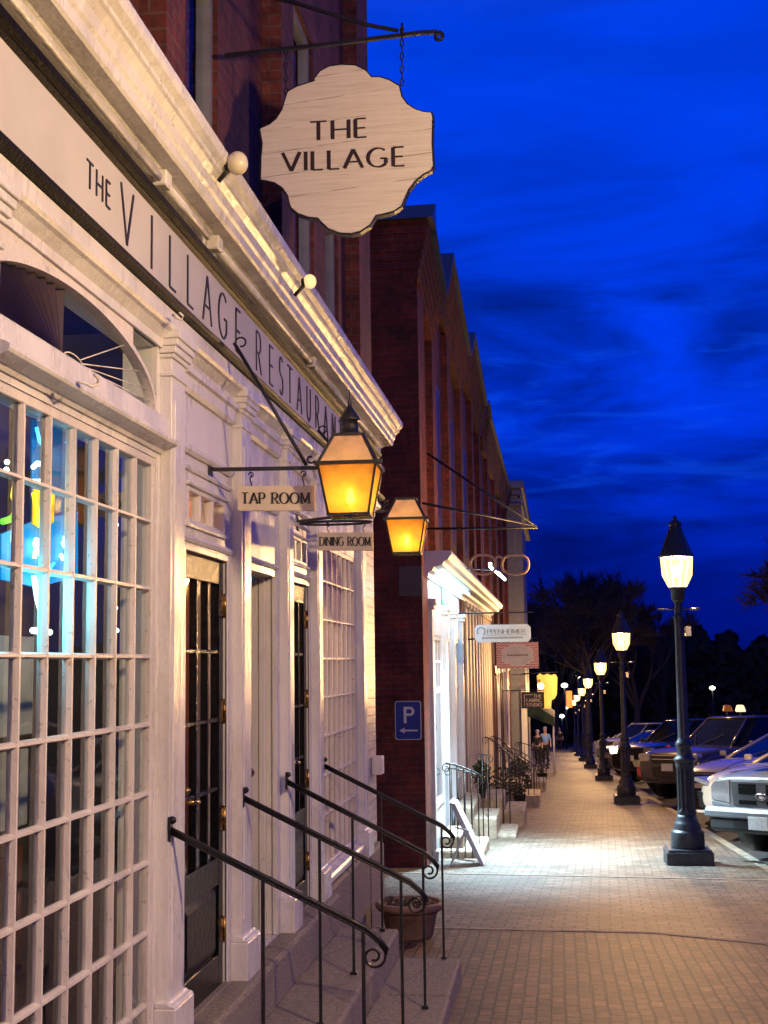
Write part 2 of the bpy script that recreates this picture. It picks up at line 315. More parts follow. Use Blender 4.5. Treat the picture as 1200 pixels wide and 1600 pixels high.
def letters(text, h, thick, thin, gap, fn, depth=.004, serif=0.0, nib=14, adv=None, condense=1.0):
    """a mesh of the text; fn(u, v, w) -> 3-D; u from 0 along the line, v up, w outwards. Returns MB, width"""
    mb = MB(); u = 0; k = 0; out = []
    for i, ch in enumerate(text):
        w, strokes = GL[ch]
        x0 = adv[i] if adv else u
        for st in strokes:
            k += 1; dw = depth + .00012*k
            pts = [(x0+p[0]*h*condense, p[1]*h) for p in st]; seg = []
            L = []; Rr = []
            for j in range(len(pts)):
                a = pts[max(0, j-1)]; b = pts[min(len(pts)-1, j+1)]
                if len(pts) > 6 and abs(pts[0][0]-pts[-1][0]) < 1e-5 and abs(pts[0][1]-pts[-1][1]) < 1e-5:
                    a = pts[j-1] if j > 0 else pts[-2]; b = pts[j+1] if j < len(pts)-1 else pts[1]
                dx, dy = b[0]-a[0], b[1]-a[1]; l = math.hypot(dx, dy) or 1; dx /= l; dy /= l
                an = math.atan2(dy, dx); wd = (thin+(thick-thin)*abs(math.sin(an+R(nib)))**1.3)/2
                L.append((pts[j][0]-dy*wd, pts[j][1]+dx*wd)); Rr.append((pts[j][0]+dy*wd, pts[j][1]-dx*wd))
            vs = []; n = len(pts)
            for q in range(n): vs += [fn(L[q][0], L[q][1], 0), fn(Rr[q][0], Rr[q][1], 0), fn(L[q][0], L[q][1], dw), fn(Rr[q][0], Rr[q][1], dw)]
            fs = []
            for q in range(n-1):
                a = q*4; b = a+4
                fs += [(a+2, a+3, b+3, b+2), (a, b, b+2, a+2), (a+1, a+3, b+3, b+1)]
            fs += [(0, 1, 3, 2), ((n-1)*4, (n-1)*4+2, (n-1)*4+3, (n-1)*4+1)]
            mb.add(vs, fs)
            if serif:
                for e in ((0, -1) if len(st) == 2 else ((0,) if ch == 'U' else ())) + ((-1,) if ch == 'U' and False else ()):
                    p = st[e]
                    q2 = st[1] if e == 0 else st[-2] if len(st) > 1 else st[0]
                    if (abs(p[1]) < 1e-6 or abs(p[1]-1) < 1e-6) and abs(q2[1]-p[1]) > .3 and not (ch == 'V' and p[1] == 0) and not (ch == 'A' and p[1] == 1) and not (ch in 'TE' and False):
                        k += 1; d2 = depth+.00012*k; xx = x0+p[0]*h*condense; yy = p[1]*h; s2 = serif*h/2
                        y0_, y1_ = (yy, yy+thin) if p[1] < .5 else (yy-thin, yy)
                        c = [(xx-s2, y0_), (xx+s2, y0_), (xx+s2, y1_), (xx-s2, y1_)]
                        mb.add([fn(a, b, 0) for a, b in c]+[fn(a, b, d2) for a, b in c], [(4, 5, 6, 7), (0, 1, 5, 4), (1, 2, 6, 5), (2, 3, 7, 6), (3, 0, 4, 7)])
        u = x0 + w*h*condense + gap
    return mb, u-gap
# ================================================================== SETTING
def kerbx(y): return 2.45 if y < 10 else 2.45 - .014*(y-10) if y < 60 else 1.75
M['paver'] = brickmat('brick_pavers', (.22, .115, .062), (.11, .052, .030), (.028, .017, .012), bw=.165, rh=.086, ms=.009, rough=.6, bump=1.0, rot=R(90), dirt=.4)
M['paver2'] = brickmat('concrete_pavers', (.23, .185, .14), (.14, .112, .085), (.045, .033, .026), bw=.20, rh=.145, ms=.008, rough=.6, bump=1.0, dirt=.42, offset=.5, rot=R(2))
M['asphalt'] = pmat('asphalt', (.045, .043, .042), .75, var=.4, vscale=3, bump=.5, bscale=90)
M['earth'] = pmat('dark_earth', (.03, .032, .022), .9, var=.3, vscale=.3)
g = MB(); g.quad((-400, -30, gz(-30)-.3), (400, -30, gz(-30)-.3), (400, 900, gz(900)-.3), (-400, 900, gz(900)-.3))
tag(g.build('ground', M['earth']), kind='structure')
g = MB(); gx = [1.6, 2.5, 2.8, 3.2, 3.6, 60]; gy = [-20, 5, 13, 15, 17, 20, 24, 60, 260]
for i in range(len(gx)-1):
    for j in range(len(gy)-1): g.quad(*[(x, y, rz(x, y)) for x, y in ((gx[i], gy[j]), (gx[i+1], gy[j]), (gx[i+1], gy[j+1]), (gx[i], gy[j+1]))])
tag(g.build('road', M['asphalt']), kind='structure')
def walk(poly, name, mat, thick=.25, dz=0.0):
    mb = MB(); n = len(poly)
    vs = [(x, y, gz(y)+dz) for x, y in poly] + [(x, y, gz(y)-thick) for x, y in poly]
    mb.add(vs, [tuple(range(n))] + [tuple(range(n, 2*n))[::-1]] + [(i, (i+1) % n, n+(i+1) % n, n+i) for i in range(n)])
    return tag(mb.build(name, mat), kind='structure')
L1 = [(-2.2, 11.2), (.70, 11.05), (1.65, 10.5), (2.45, 10.0)]; SW = .07
L2 = [(-2.2, 15.4), (.4, 15.15), (2.39, 14.9)]
up = lambda L, d: [(x, y+d) for x, y in L]
walk([(-2.2, -12), (2.45, -12)] + L1[::-1], 'near_pavement', M['paver'])
walk(up(L1, SW) + [(2.39, 14.9)] + L2[::-1][1:], 'middle_pavement', M['paver2'])
walk(up(L2, SW) + [(kerbx(35), 35), (1.75, 60), (1.75, 230), (-2.2, 230)], 'far_pavement', M['paver2'])
for L, nm in ((L1, 'paving_strip'), (L2, 'paving_strip')):
    walk(L + up(L, SW)[::-1], nm, M['granite2'], dz=.006)
g = MB()
cpts = [(2.45, -12)] + [(2.45, 10.0), (kerbx(14), 14), (kerbx(35), 35), (1.75, 60), (1.75, 230)]
for (xa, ya), (xb, yb) in zip(cpts, cpts[1:]):
    n = max(1, int((yb-ya)/1.8)) if yb < 61 else 1
    for i in range(n):
        a, b = i/n, (i+1)/n; x0, y0, x1, y1 = xa+(xb-xa)*a, ya+(yb-ya)*a+.006, xa+(xb-xa)*b, ya+(yb-ya)*b-.006
        vs = [(x0+.002, y0, gz(y0)+.004), (x0+.15, y0, gz(y0)-.004), (x1+.15, y1, gz(y1)-.004), (x1+.002, y1, gz(y1)+.004)]
        g.add(vs + [(x, y, z-.25) for x, y, z in vs], [(0, 1, 2, 3), (7, 6, 5, 4), (0, 4, 5, 1), (1, 5, 6, 2), (2, 6, 7, 3), (3, 7, 4, 0)])
tag(g.build('kerb', M['granite2'], bevel=.012), kind='structure')
# painted bay lines on the asphalt, slanted like the cars
M['paint'] = pmat('road_paint', (.55, .54, .50), .6, var=.3, vscale=20)
g = MB()
for k in range(16):
    y0 = 8 + k*3.9; a = R(42); dx, dy = math.cos(a)*5.2, math.sin(a)*5.2; x0 = kerbx(y0)+1.4; w = .055
    g.add([(x0, y0-w, rz(9, y0-w)+.012), (x0+dx, y0+dy-w, rz(9, y0+dy-w)+.012), (x0+dx, y0+dy+w, rz(9, y0+dy+w)+.012), (x0, y0+w, rz(9, y0+w)+.012)], [(0, 1, 2, 3)])
tag(g.build('bay_markings', M['paint']), kind='structure')

# ================================================================== RESTAURANT BUILDING
RB = thing('restaurant_building', 'brick building with white panelled restaurant front and long cornice, nearest on the left', 'building', (-1.65, 6, gz(6)))
XW = -1.65
def wallgrid(mb, y0, y1, z0, z1, ops, xf, xb):
    """a wall facing +x between xb and xf with rectangular openings (ya, yb, za, zb)"""
    ys = sorted({y0, y1, *[v for o in ops for v in o[:2]]}); zs = sorted({z0, z1, *[v for o in ops for v in o[2:]]})
    inside = lambda y, z: any(o[0] < y < o[1] and o[2] < z < o[3] for o in ops)
    for a, b in zip(ys, ys[1:]):
        for c, d in zip(zs, zs[1:]):
            if not inside((a+b)/2, (c+d)/2):
                mb.quad((xf, a, c), (xf, b, c), (xf, b, d), (xf, a, d)); mb.quad((xb, a, c), (xb, a, d), (xb, b, d), (xb, b, c))
    for (a, b, c, d) in ops:
        mb.quad((xf, a, c), (xb, a, c), (xb, a, d), (xf, a, d)); mb.quad((xf, b, c), (xb, b, c), (xb, b, d), (xf, b, d))
        mb.quad((xf, a, c), (xf, b, c), (xb, b, c), (xb, a, c)); mb.quad((xf, a, d), (xf, b, d), (xb, b, d), (xb, a, d))
    mb.quad((xf, y1, z0), (xb, y1, z0), (xb, y1, z1), (xf, y1, z1)); mb.quad((xf, y0, z0), (xb, y0, z0), (xb, y0, z1), (xf, y0, z1))
WB = -1.645
w = MB()
W1 = (3.585, 5.16, -1.66, .84); W2 = (9.01, 10.57, -1.50, .84)
D1 = (5.58, 6.33, -1.60, .49); D2 = (7.86, 8.50, -1.60, .49); D3 = (6.76, 7.50, -1.60, .49)
ops = [W1, W2, D1, D2, D3, (3.345, 5.16, 1.05, 1.30), (5.63, 6.29, .625, .79), (7.91, 8.46, .625, .79)]
wallgrid(w, 1.2, 10.85, -2.5, 1.38, ops, XW, -1.80)
wm = w.build('storefront_wall', M['white'], RB)
w = MB(); w.box(-1.80, XW-.003, 10.85, 11.70, -1.66, 1.46); w.build('painted_brick_corner', M['whitebrick'], RB)
w = MB(); w.box(-1.82, -1.60, 8.90, 9.85, -2.7, -1.605); w.box(-1.82, -1.60, 9.86, 10.9, -2.7, -1.605); w.box(-1.82, -1.595, 10.91, 11.74, -2.7, -1.64)
w.build('foundation', M['granite'], RB, bevel=.02)
# frieze with mouldings
w = MB(); w.box(-1.66, -1.60, 1.2, 11.70, 1.50, 1.83); fr = w.build('frieze', M['frieze'], RB)
w = MB(); w.ey([(1.66, 1.44), (1.56, 1.44), (1.545, 1.452), (1.54, 1.467), (1.553, 1.476), (1.553, 1.484), (1.57, 1.492), (1.585, 1.505), (1.66, 1.505)], 1.2, 11.72); w.build('black_moulding', M['black'], RB)
w = MB(); w.ey([(1.66, 1.815), (1.595, 1.815), (1.583, 1.828), (1.59, 1.84), (1.572, 1.85), (1.565, 1.868), (1.66, 1.872)], 1.2, 11.72); w.build('black_moulding', M['black'], RB)
w = MB(); w.ey([(1.66, 1.30), (1.635, 1.30), (1.632, 1.335), (1.60, 1.365), (1.585, 1.372), (1.575, 1.385), (1.575, 1.437), (1.66, 1.437)], 1.2, 11.70); w.build('architrave', M['white'], RB)
# cornice
w = MB()
w.ey([(1.85, 1.875), (1.60, 1.875), (1.60, 1.935), (1.56, 1.95), (1.49, 1.952), (1.478, 1.962), (1.474, 2.0), (1.462, 2.012), (1.452, 2.05), (1.43, 2.075), (1.418, 2.082), (1.418, 2.10), (1.392, 2.118), (1.384, 2.14), (1.384, 2.165), (1.40, 2.172), (1.85, 2.27)], 1.2, 11.9)
w.build('cornice', M['cornice'], RB)
for a, b in ((1.3, 4.9), (5.0, 5.65), (5.9, 8.2), (8.3, 11.6)): w = MB(); w.tube([(-1.565, a, 1.915), (-1.565, b, 1.915)], .017, 10); w.build('rod_moulding', M['cornice'], RB)
for y in (4.95, 5.78, 8.25): w = MB(); w.box(-1.60, -1.535, y-.04, y+.04, 1.89, 1.945); w.build('rod_block', M['cornice'], RB, bevel=.006)
w = MB(); w.box(-1.648, -1.56, 11.38, 11.56, -1.02, -.86); w.build('outlet_box', M['mullion'], RB, bevel=.006)
w = MB(); w.tube([PL(x, y, -1.535+o) for x, y, o in ((122, 598, 0), (132, 598, .015), (143, 604, .03), (152, 601, .035), (154, 592, .04), (148, 586, .04))], .0055, 8); tag(w.build('hook', M['mullion']), 'white painted screw hook on the shelf over the many-paned window', 'hook')
w = MB(); w.tube([PL(x, y, -1.54+o) for x, y, o in ((270, 492, 0), (276, 497, .02), (284, 500, .03), (286, 494, .03), (281, 489, .03))], .005, 8); tag(w.build('hook', M['mullion']), 'small white hook under the black moulding below the letters', 'hook')
# lettering on the frieze
fn = lambda u, v, q: (-1.60+q, u, v)
F0 = dict(depth=.003)
xs = {}
M['letterblack'] = pmat('letter_black', (.012, .010, .012), .5)
t, _ = letters('THE', .098, .011, .007, .035, lambda u, v, q: (-1.60+q, 4.18+u*.9, 1.625+v)); t.build('lettering', M['letterblack'], fr)
ys = [4.54, 4.91, 5.16, 5.43, 5.69, 5.97, 6.31]
t, _ = letters('VILLAGE', .225, .016, .009, .1, lambda u, v, q: (-1.60+q, u, 1.552+v), adv=ys, condense=.85); t.build('lettering', M['letterblack'], fr)
ys = [6.77, 7.10, 7.37, 7.61, 7.90, 8.22, 8.54, 8.86, 9.19, 9.50]
t, _ = letters('RESTAURANT', .225, .017, .009, .1, lambda u, v, q: (-1.60+q, u, 1.552+v), adv=ys, condense=.85); t.build('lettering', M['letterblack'], fr)
# pilasters
def pilaster(y0, y1, lat=1.60, zb=-1.62, zt=1.31):
    p = MB(); x = -lat; p.box(-1.652, x, y0, y1, zb, zt); p.box(-1.651, x+.006, y0+.035, y1-.035, zb+.3, zt-.2)
    o = p.build('pilaster', M['white'], RB, bevel=.003)
    c = MB()
    for k, (a, b, e) in enumerate(((zt-.115, zt-.098, .010), (zt-.045, zt-.028, .012), (zt-.028, zt+.0, .024), (zt, zt+.03, .034), (zt+.03, zt+.068, .044))): c.box(-1.65, x+e, y0-e*.9, y1+e*.9, a, b)
    c.build('capital', M['white'], o, bevel=.003)
    c = MB(); c.box(-1.65, x+.04, y0-.035, y1+.035, zb-.0, zb+.2); c.extrude([(-1.65, zb+.2), (x+.04, zb+.2), (x+.034, zb+.212), (x+.014, zb+.216), (x+.008, zb+.225), (-1.65, zb+.225)], lambda q, t: (q[0], t, q[1]), y0-.03, y1+.03)
    c.build('base', M['white'], o, bevel=.004)
for a, b in ((3.30, 3.50), (5.215, 5.42), (6.45, 6.66), (7.60, 7.78), (8.58, 8.78), (10.60, 10.83)): pilaster(a, b)
# horizontal mouldings between pilasters
w = MB()
for (a, b) in ((5.47, 6.41), (6.70, 7.52), (7.82, 8.54), (8.84, 10.57)):
    w.ey([(1.652, 1.20), (1.635, 1.20), (1.62, 1.215), (1.618, 1.262), (1.60, 1.268), (1.598, 1.29), (1.652, 1.29)], a, b)
    if b < 8.6:
        w.ey([(1.652, .94), (1.636, .94), (1.622, .955), (1.622, .97), (1.636, .985), (1.652, .985)], a+.02, b-.02)
        w.ey([(1.652, .86), (1.64, .86), (1.632, .872), (1.64, .885), (1.652, .885)], a+.02, b-.02)
        w.ey([(1.652, .53), (1.640, .53), (1.630, .545), (1.640, .56), (1.652, .56)], a+.02, b-.02)
w.build('panel_moulding', M['white'], RB)
M['glassdull'] = glassmat('old_window_glass', refl=.22)
# shop windows
def shop_window(o, rows_from, name='shop_window'):
    y0, y1, z0, z1 = o
    s = MB(); fw = .035
    s.box(-1.70, -1.655, y0, y0+fw, z0, z1); s.box(-1.70, -1.655, y1-fw, y1, z0, z1); s.box(-1.70, -1.655, y0+fw, y1-fw, z1-fw, z1); s.box(-1.70, -1.655, y0+fw, y1-fw, z0, z0+.05)
    f = s.build(name, M['mullion'], RB, bevel=.003)
    m = MB(); n = 7; zs = []
    z = .567
    while z > z0+.12: zs.append(z); z -= .2795
    rnd = random.Random(5)
    for k in range(1, n):
        y = y0+fw/2+(y1-y0-fw)*k/n
        m.exz([(-1.712, 0), (-1.712, 0)], 0, 0) if False else None
        m.ez([(-1.690, y-.006), (-1.684, y-.012), (-1.672, y-.0125), (-1.6545, y-.006), (-1.6545, y+.006), (-1.672, y+.0125), (-1.684, y+.012), (-1.690, y+.006)], z0+.05, z1-fw)
    for z in zs:
        m.extrude([(-1.6885, z-.006), (-1.683, z-.011), (-1.673, z-.011), (-1.656, z-.005), (-1.656, z+.005), (-1.673, z+.011), (-1.683, z+.011), (-1.6885, z+.006)], lambda q, t: (q[0], t, q[1]), y0+fw, y1-fw)
    m.build('muntins', M['mullion'], f)
    g = MB(); g.quad((-1.679, y0+.01, z0+.03), (-1.679, y1-.01, z0+.03), (-1.679, y1-.01, z1-.01), (-1.679, y0+.01, z1-.01)); g.build('pane', M['glass'], f)
    s = MB(); s.ey([(1.66, z0-.07), (1.60, z0-.07), (1.588, z0-.05), (1.588, z0-.02), (1.60, z0-.005), (1.66, z0+.012)], y0-.05, y1+.04); s.build('sill', M['white'], f)
shop_window(W1, 0); shop_window(W2, 0)
# shelf and fan window over the first shop window
w = MB(); w.ey([(1.66, .868), (1.64, .868), (1.628, .885), (1.598, .892), (1.572, .902), (1.566, .912), (1.566, .924), (1.582, .935), (1.598, .94), (1.606, .95), (1.610, 1.025), (1.63, 1.042), (1.66, 1.046)], 3.5, 5.212); w.build('shelf_moulding', M['white'], RB)
CY = 4.26
fw_ = MB(); prof = []
ell = lambda a, ra, rb: (CY+ra*math.cos(a), 1.05+rb*math.sin(a))
n = 40
for i in range(n):
    a0, a1 = math.pi*i/n, math.pi*(i+1)/n
    p = [ell(a0, .875, .222), ell(a0, .90, .245), ell(a1, .90, .245), ell(a1, .875, .222)]
    fw_.ex(p, -1.69, -1.645)
    if a0 > R(48): fw_.ex([ell(a0, .90, .245), (ell(a0, .9, .2)[0], 1.30), (ell(a1, .9, .2)[0], 1.30), ell(a1, .90, .245)], -1.69, -1.648)
fan = fw_.build('fan_window', M['mullion'], RB)
m = MB()
for a in (9, 19, 33, 52):
    p0 = ell(R(a), .10, .03); p1 = ell(R(a), .878, .226)
    m.tube([(-1.668, *p0), (-1.668, *p1)], .0022, 6)
p = [(-1.668, *ell(math.pi*i/12, .1, .03)) for i in range(13)]; m.tube(p, .0025, 6)
m.build('spokes', M['mullion'], fan)
g = MB(); g.quad((-1.674, 3.35, 1.052), (-1.674, 5.155, 1.052), (-1.674, 5.155, 1.298), (-1.674, 3.35, 1.298)); g.build('pane', M['glassdull'], fan)
# pleated sunburst curtain behind the left half of the fan
M['pleat'] = pmat('dark_pleated_curtain', (.13, .075, .05), .6, var=.2)
m = MB(); ring = []
n = 30
for i in range(n+1):
    a = R(92+88*i/n); dx = .035 if i % 2 else -.03
    ring.append((ell(a, .87, .22), dx))
c0 = (CY, 1.045)
vs = [(-1.71+dx, *p) for p, dx in ring] + [(-1.71+dx*.1, CY+.03*math.cos(R(92+88*i/n)), 1.05+.01*math.sin(R(92+88*i/n))) for i, (p, dx) in enumerate(ring)]
m.add(vs, [(i, i+1, n+2+i, n+1+i) for i in range(n)]); m.build('pleated_curtain', M['pleat'], fan)
# transom windows
for (a, b) in ((5.63, 6.29), (7.91, 8.46)):
    s = MB(); s.box(-1.69, -1.648, a, a+.02, .625, .79); s.box(-1.69, -1.648, b-.02, b, .625, .79); s.box(-1.69, -1.648, a+.02, b-.02, .77, .79); s.box(-1.69, -1.648, a+.02, b-.02, .625, .643)
    for k in (1, 2): y = a+(b-a)*k/3; s.box(-1.69, -1.650, y-.014, y+.014, .643, .77)
    s.ey([(1.652, .60), (1.636, .60), (1.632, .612), (1.640, .624), (1.652, .624)], a-.03, b+.03); s.ey([(1.652, .792), (1.636, .792), (1.630, .803), (1.652, .812)], a-.03, b+.03)
    f = s.build('transom_window', M['white'], RB, bevel=.002)
    g = MB(); g.quad((-1.676, a+.01, .63), (-1.676, b-.01, .63), (-1.676, b-.01, .785), (-1.676, a+.01, .785)); g.build('pane', M['glass'], f)
# glazed black doors
def door(o):
    a, b, z0, z1 = o; xf, xb = -1.665, -1.71; st = .085
    ga, gb, g0, g1 = a+st, b-st, -.975, .372
    d = MB()
    d.box(xb, xf, a+.005, ga, z0+.01, z1-.008); d.box(xb, xf, gb, b-.005, z0+.01, z1-.008); d.box(xb, xf, ga, gb, g1, z1-.008); d.box(xb, xf, ga, gb, g0-.13, g0)
    d.box(xb, xf, ga, gb, z0+.01, z0+.16)
    d.box(xb+.012, xf-.018, ga, gb, z0+.16, g0-.13); 
    # raised panel
    d.add([(xf-.018, ga, z0+.16), (xf-.018, gb, z0+.16), (xf-.018, gb, g0-.13), (xf-.018, ga, g0-.13), (xf-.002, ga+.05, z0+.21), (xf-.002, gb-.05, z0+.21), (xf-.002, gb-.05, g0-.18), (xf-.002, ga+.05, g0-.18)], [(0, 1, 5, 4), (1, 2, 6, 5), (2, 3, 7, 6), (3, 0, 4, 7), (4, 5, 6, 7)])
    do = d.build('door', M['doorblack'], RB, bevel=.003)
    m = MB()
    for k in (1, 2): y = ga+(gb-ga)*k/3; m.box(xb+.006, xf-.002, y-.011, y+.011, g0, g1)
    for k in (1, 2, 3): z = g1-(g1-g0)*k/4; m.box(xb+.008, xf-.004, ga, gb, z-.010, z+.010)
    m.build('muntins', M['doorblack'], do, bevel=.003)
    g = MB(); g.quad((-1.688, ga-.005, g0-.005), (-1.688, gb+.005, g0-.005), (-1.688, gb+.005, g1+.005), (-1.688, ga-.005, g1+.005)); g.build('pane', M['glass'], do)
    h = MB(); h.box(xf, xf+.006, a+.02, a+.062, -.76, -.56); h.tube([(xf, a+.04, -.64), (xf+.05, a+.04, -.64), (xf+.055, a+.06, -.64), (xf+.052, a+.14, -.648)], [.011, .011, .009, .006], 10); h.ball((xf+.018, a+.04, -.59), .018, 10)
    h.build('handle', M['brass'], do)
    for z in (.27, -.26, -.79, -1.33):
        h = MB(); h.box(xf, xf+.004, b-.05, b+.03, z-.055, z+.055); h.tube([(xf+.008, b-.004, z-.06), (xf+.008, b-.004, z+.06)], .008, 8); h.build('hinge', M['brass'], do)
    # casing
    c = MB()
    c.box(-1.66, -1.640, a-.05, a, -1.60, z1+.03); c.box(-1.66, -1.642, b, b+.05, -1.60, z1+.03); c.box(-1.66, -1.641, a, b, z1, z1+.03)
    c.build('casing', M['white'], do, bevel=.004)
    t = MB(); t.box(-1.75, -1.63, a-.01, b+.01, -1.605, -1.588); t.build('threshold', M['granite'], do, bevel=.004)
door(D1); door(D2)
# recessed side door with fluted jambs
d = MB(); d.box(-1.87, -1.845, 6.76, 7.50, -1.6, .49); sd = d.build('side_door', M['doorblack'], RB)
h = MB(); h.box(-1.845, -1.835, 7.36, 7.42, -.78, -.40); h.ball((-1.79, 7.39, -.66), .032, 10); h.tube([(-1.84, 7.39, -.66), (-1.79, 7.39, -.66)], .013, 8); h.ball((-1.82, 7.39, -.48), .02, 10); h.build('handle', M['brass'], sd)
d = MB()
for (x0, x1, e) in ((-1.84, -1.80, .020), (-1.80, -1.755, .012), (-1.755, -1.715, .022), (-1.715, -1.675, .010), (-1.675, -1.644, .024)): d.box(x0, x1, 7.50-e, 7.50, -1.6, .49)
d.box(-1.86, -1.66, 6.755, 6.765, -1.6, .49)
d.build('fluted_jamb', M['white'], sd, bevel=.005)
# ---- upper brick storeys
u = MB(); XU = -1.78
UP = [(4.05, 4.75, 2.45, 4.8), (6.0, 6.62, 2.45, 4.8), (8.74, 9.50, 2.45, 4.8), (10.0, 10.62, 2.45, 4.8)]
wallgrid(u, 1.2, 11.70, 2.2, 8.6, UP, XU, -2.05)
u.box(-9, -1.95, 11.5, 11.70, -2.6, 8.6)
u.box(-9, -2.05, 11.5, 11.69, -2.6, 8.5) if False else None
u.build('brick_wall', M['brick'], RB)
for (a, b) in ((2.6, 3.0), (5.27, 5.55), (7.72, 8.06), (11.02, 11.70)):
    p = MB(); p.box(XU-.02, -1.652, a, b, 2.2, 8.6) if b < 11.5 else p.box(XU-.02, -1.652, a, b+.004, 2.2, 8.6); p.build('brick_pier', M['brick'], RB)
M['sash'] = pmat('grey_sash_paint', (.30, .30, .32), .4)
for (a, b, c, d_) in UP:
    f = MB(); xo = XU-.06
    f.box(xo-.05, xo+.03, a, a+.05, c, d_); f.box(xo-.05, xo+.03, b-.05, b, c, d_); f.box(xo-.05, xo+.03, a+.05, b-.05, d_-.05, d_); f.box(xo-.05, xo+.05, a+.05, b-.05, c, c+.06); f.box(xo-.04, xo+.02, a+.05, b-.05, 3.6, 3.65)
    fo = f.build('upper_window', M['sash'], RB)
    g = MB(); g.quad((xo-.01, a+.04, c), (xo-.01, b-.04, c), (xo-.01, b-.04, d_), (xo-.01, a+.04, d_)); g.build('pane', M['glassdull'], fo)
    g = MB(); g.box(-2.0, -1.98, a+.05, b-.05, c+.5, d_); g.build('blind', M['dark'] if a < 8 else pmat('blind', (.5, .5, .5), .7), fo)
# globe lamps on the wall above the cornice
M['globe'] = pmat('frosted_globe', (.8, .72, .5), .3, var=.02)
M['globelit'] = emat('lit_globe', (1, .8, .38), .75)
for (px, py, y, r, m, lb) in ((371, 255, 5.35, .048, 'globe', 'round white globe lamp on the brick above the cornice, unlit and nearest'), (484, 440, 6.95, .038, 'globelit', 'small glowing globe lamp peeping over the white cornice')):
    c = PX(px, py, y); t = thing('globe_lamp', lb, 'lamp', tuple(c))
    b = MB(); b.ball(tuple(c), r, 14, 1.1); b.build('globe', M[m], t)
    b = MB(); b.tube([(c.x-.09, c.y+.01, c.z-.075), (c.x-.035, c.y, c.z-.02)], .011, 8); b.lathe([(.026, 0), (.026, .02), (.018, .03)], (c.x-r-.008, c.y, c.z-.005), 14, axis='x'); b.build('arm', M['iron'], t)
# fine levelling of the front: heights measured again against the photograph
ZM = [(-9, -9), (-2.7, -2.7), (-1.66, -1.615), (-1.60, -1.55), (0, .032), (.62, .652), (.84, .872), (.93, .955), (1.05, 1.07), (1.30, 1.355), (1.38, 1.435), (1.44, 1.505), (1.505, 1.57), (1.82, 1.885), (1.87, 1.945), (1.95, 2.045), (2.165, 2.262), (2.27, 2.36), (9, 9.1)]
def zmap(z):
    for (p, q), (r, s) in zip(ZM, ZM[1:]):
        if p <= z <= r: return q+(s-q)*(z-p)/(r-p)
    return z
seen_ = set()
def relevel(o):
    if o.type == 'MESH' and o.data.name not in seen_:
        seen_.add(o.data.name)
        for v in o.data.vertices: v.co.z = zmap(v.co.z)
    for c in o.children: relevel(c)
relevel(RB)
# ---- interior seen through the glass
M['intwall'] = pmat('interior_wall', (.16, .13, .10), .8, var=.3, vscale=1.2)
i_ = MB()
i_.quad((-5.0, 1.2, -1.7), (-5.0, 11.5, -1.7), (-5.0, 11.5, 1.5), (-5.0, 1.2, 1.5)); i_.quad((-5, 1.2, -1.7), (-1.8, 1.2, -1.7), (-1.8, 1.2, 1.5), (-5, 1.2, 1.5))
i_.quad((-5, 11.5, -1.7), (-1.8, 11.5, -1.7), (-1.8, 11.5, 1.5), (-5, 11.5, 1.5)); i_.build('interior_walls', M['intwall'], RB)
i_ = MB(); i_.quad((-5, 1.2, -1.62), (-1.8, 1.2, -1.62), (-1.8, 11.5, -1.62), (-5, 11.5, -1.62)); i_.build('interior_floor', M['wood'], RB)
i_ = MB(); i_.quad((-5, 1.2, 1.5), (-1.8, 1.2, 1.5), (-1.8, 11.5, 1.5), (-5, 11.5, 1.5)); i_.build('interior_ceiling', M['dark'], RB)
i_ = MB(); i_.box(-5, -1.81, 5.44, 5.47, -1.62, 1.5); i_.box(-5, -1.81, 7.56, 7.60, -1.62, 1.5); i_.box(-2.2, -2.16, 6.72, 7.56, -1.62, 1.5); i_.build('partition', M['intwall'], RB)
# vestibule panelling, reddish, behind the doors and the second window
M['redpanel'] = pmat('reddish_panel', (.30, .12, .06), .5, var=.2, stretch=(1, 6, 1))
i_ = MB(); i_.box(-2.35, -2.30, 5.50, 6.64, -1.62, 1.4); i_.box(-2.3, -1.81, 6.66, 6.70, -1.62, 1.4); i_.box(-2.35, -2.30, 7.62, 11.0, -1.62, 1.4); i_.build('inner_panel', M['redpanel'], RB)
lamp('vestibule_light', 'AREA', (-1.98, 6.1, 1.3), 22, (1, .5, .25), RB, size=.3)
lamp('vestibule_light', 'AREA', (-1.98, 9.0, 1.3), 22, (1, .6, .4), RB, size=.5)
lamp('dining_light', 'POINT', (-3.2, 4.6, .9), 10, (1, .75, .5), RB, shadow_soft_size=.1).data.energy = 14

